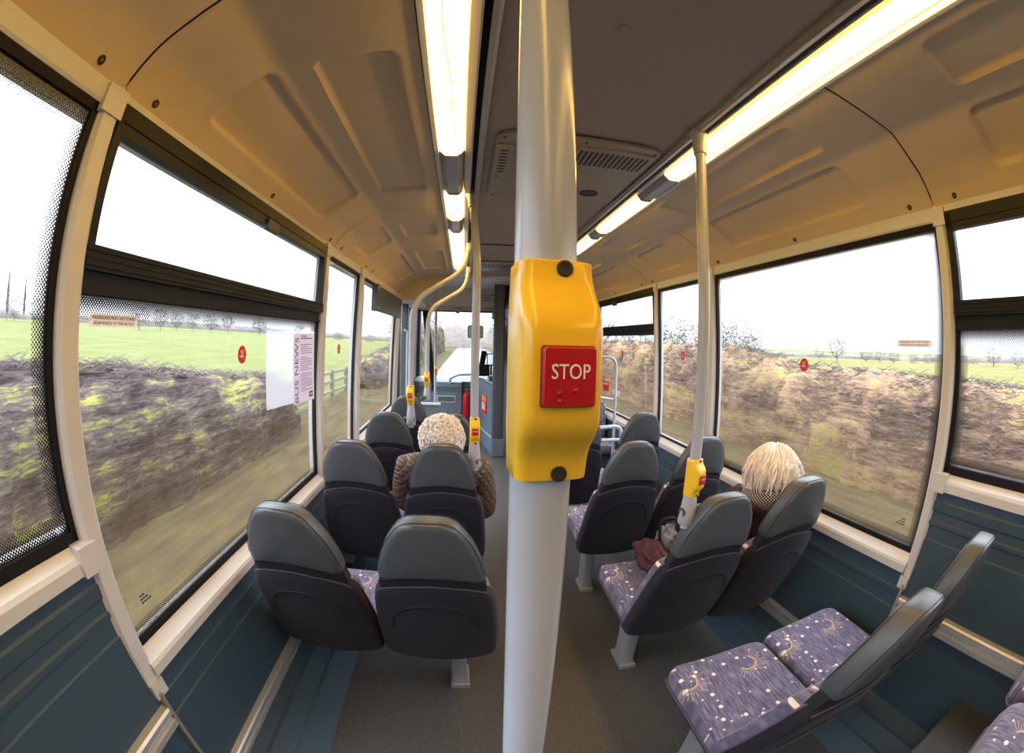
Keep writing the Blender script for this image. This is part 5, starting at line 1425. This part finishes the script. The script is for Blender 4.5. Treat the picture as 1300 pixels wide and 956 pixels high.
RT = [(18.0, 33.3, 3.9, 'large, left of the grey pole in the narrow right window'), (20.2, 40.0, 3.2, 'behind the large one left of the grey pole'), (24.2, 34.1, 4.0, 'large, just inside the big right window'), (36.7, 47.2, 3.1, 'small, right of the large one in the big right window'), (27.5, 41.5, 3.6, 'behind the pillar beside the grey pole'), (57.1, 48.2, 3.8, 'round, above the no smoking sticker of the big right window'), (64.5, 46.8, 1.9, 'small, right of the round one in the big right window'), (66.1, 44.5, 1.8, 'small, in the middle of the right field edge'), (67.6, 42.2, 1.5, 'small, left of the right standing notice'), (69.7, 38.7, 1.2, 'small, below the right standing notice'), (71.2, 35.8, 1.2, 'small, at the dotted edge of the big right window'), (66.0, 60.8, 1.9, 'small, left of the round one in the big right window'), (66.7, 20.1, 2.6, 'round, seen through the rear right window'), (63.0, 14.4, 2.4, 'at the right edge of the rear right window'), (74.8, 27.3, .9, 'low, at the front edge of the rear right window'), (13.1, 37.7, 3.4, 'seen through the front right window, beside its sticker'), (19.0, 46.1, 3.3, 'seen through the front right window, by the pillar'), (11.0, 47.0, 3.2, 'seen through the front right window, next to the yellow box')]
for k, (x, y, z1, lb) in enumerate(RT): place_tree(TM[k % 4], x, y, min(zr(x, y), z1 - 2.2) - .3, z1, 'bare winter tree %s' % lb, GRT, 1.15)
for k, (x, y, z1, lb) in enumerate([(-9.6, 72, 6.0, 'left of the road, nearest one ahead'), (13.0, 70, 6.5, 'right of the road, nearest one ahead'), (9.5, 92, 8.0, 'right of the far end of the road ahead'), (-9.5, 97, 8.0, 'left of the far end of the road ahead')]):
    place_tree(TM[(k + 2) % 4], x, y, -.9, z1, 'bare winter tree %s' % lb, GRD, 1.2)
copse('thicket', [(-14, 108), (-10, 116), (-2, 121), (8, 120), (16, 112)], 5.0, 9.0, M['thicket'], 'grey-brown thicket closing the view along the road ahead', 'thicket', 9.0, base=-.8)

# ------------------------------------------------------------------ sky and render settings
w = bpy.data.worlds.new('overcast_sky'); SC.world = w; w.use_nodes = True
nt = w.node_tree; nt.nodes.clear()
out = nt.nodes.new('ShaderNodeOutputWorld'); bg = nt.nodes.new('ShaderNodeBackground')
tc = nt.nodes.new('ShaderNodeTexCoord'); sep = nt.nodes.new('ShaderNodeSeparateXYZ'); nt.links.new(tc.outputs['Generated'], sep.inputs[0])
rp = nt.nodes.new('ShaderNodeValToRGB'); nt.links.new(sep.outputs[2], rp.inputs[0])
e = rp.color_ramp.elements                                # overcast: dim at the horizon, brightest overhead
while len(e) < 5: e.new(.5)
for k, (p, L) in enumerate(((0, .145), (.08, .175), (.25, .33), (.55, .66), (1.0, 1.0))):
    e[k].position = p; e[k].color = (.84 * L, .915 * L, 1.0 * L, 1)
nt.links.new(rp.outputs[0], bg.inputs[0]); bg.inputs[1].default_value = 7.0
nt.links.new(bg.outputs[0], out.inputs[0])
SC.view_settings.view_transform = 'Standard'; SC.view_settings.look = 'None'; SC.view_settings.gamma = 1; SC.view_settings.use_curve_mapping = False
SC.view_settings.exposure = 0.95
SC.cycles.use_denoising = True
SC.cycles.max_bounces = 8; SC.cycles.diffuse_bounces = 5; SC.cycles.glossy_bounces = 3; SC.cycles.transparent_max_bounces = 16; SC.cycles.transmission_bounces = 4
SC.cycles.caustics_reflective = False; SC.cycles.caustics_refractive = False
SC.cycles.sample_clamp_indirect = 6
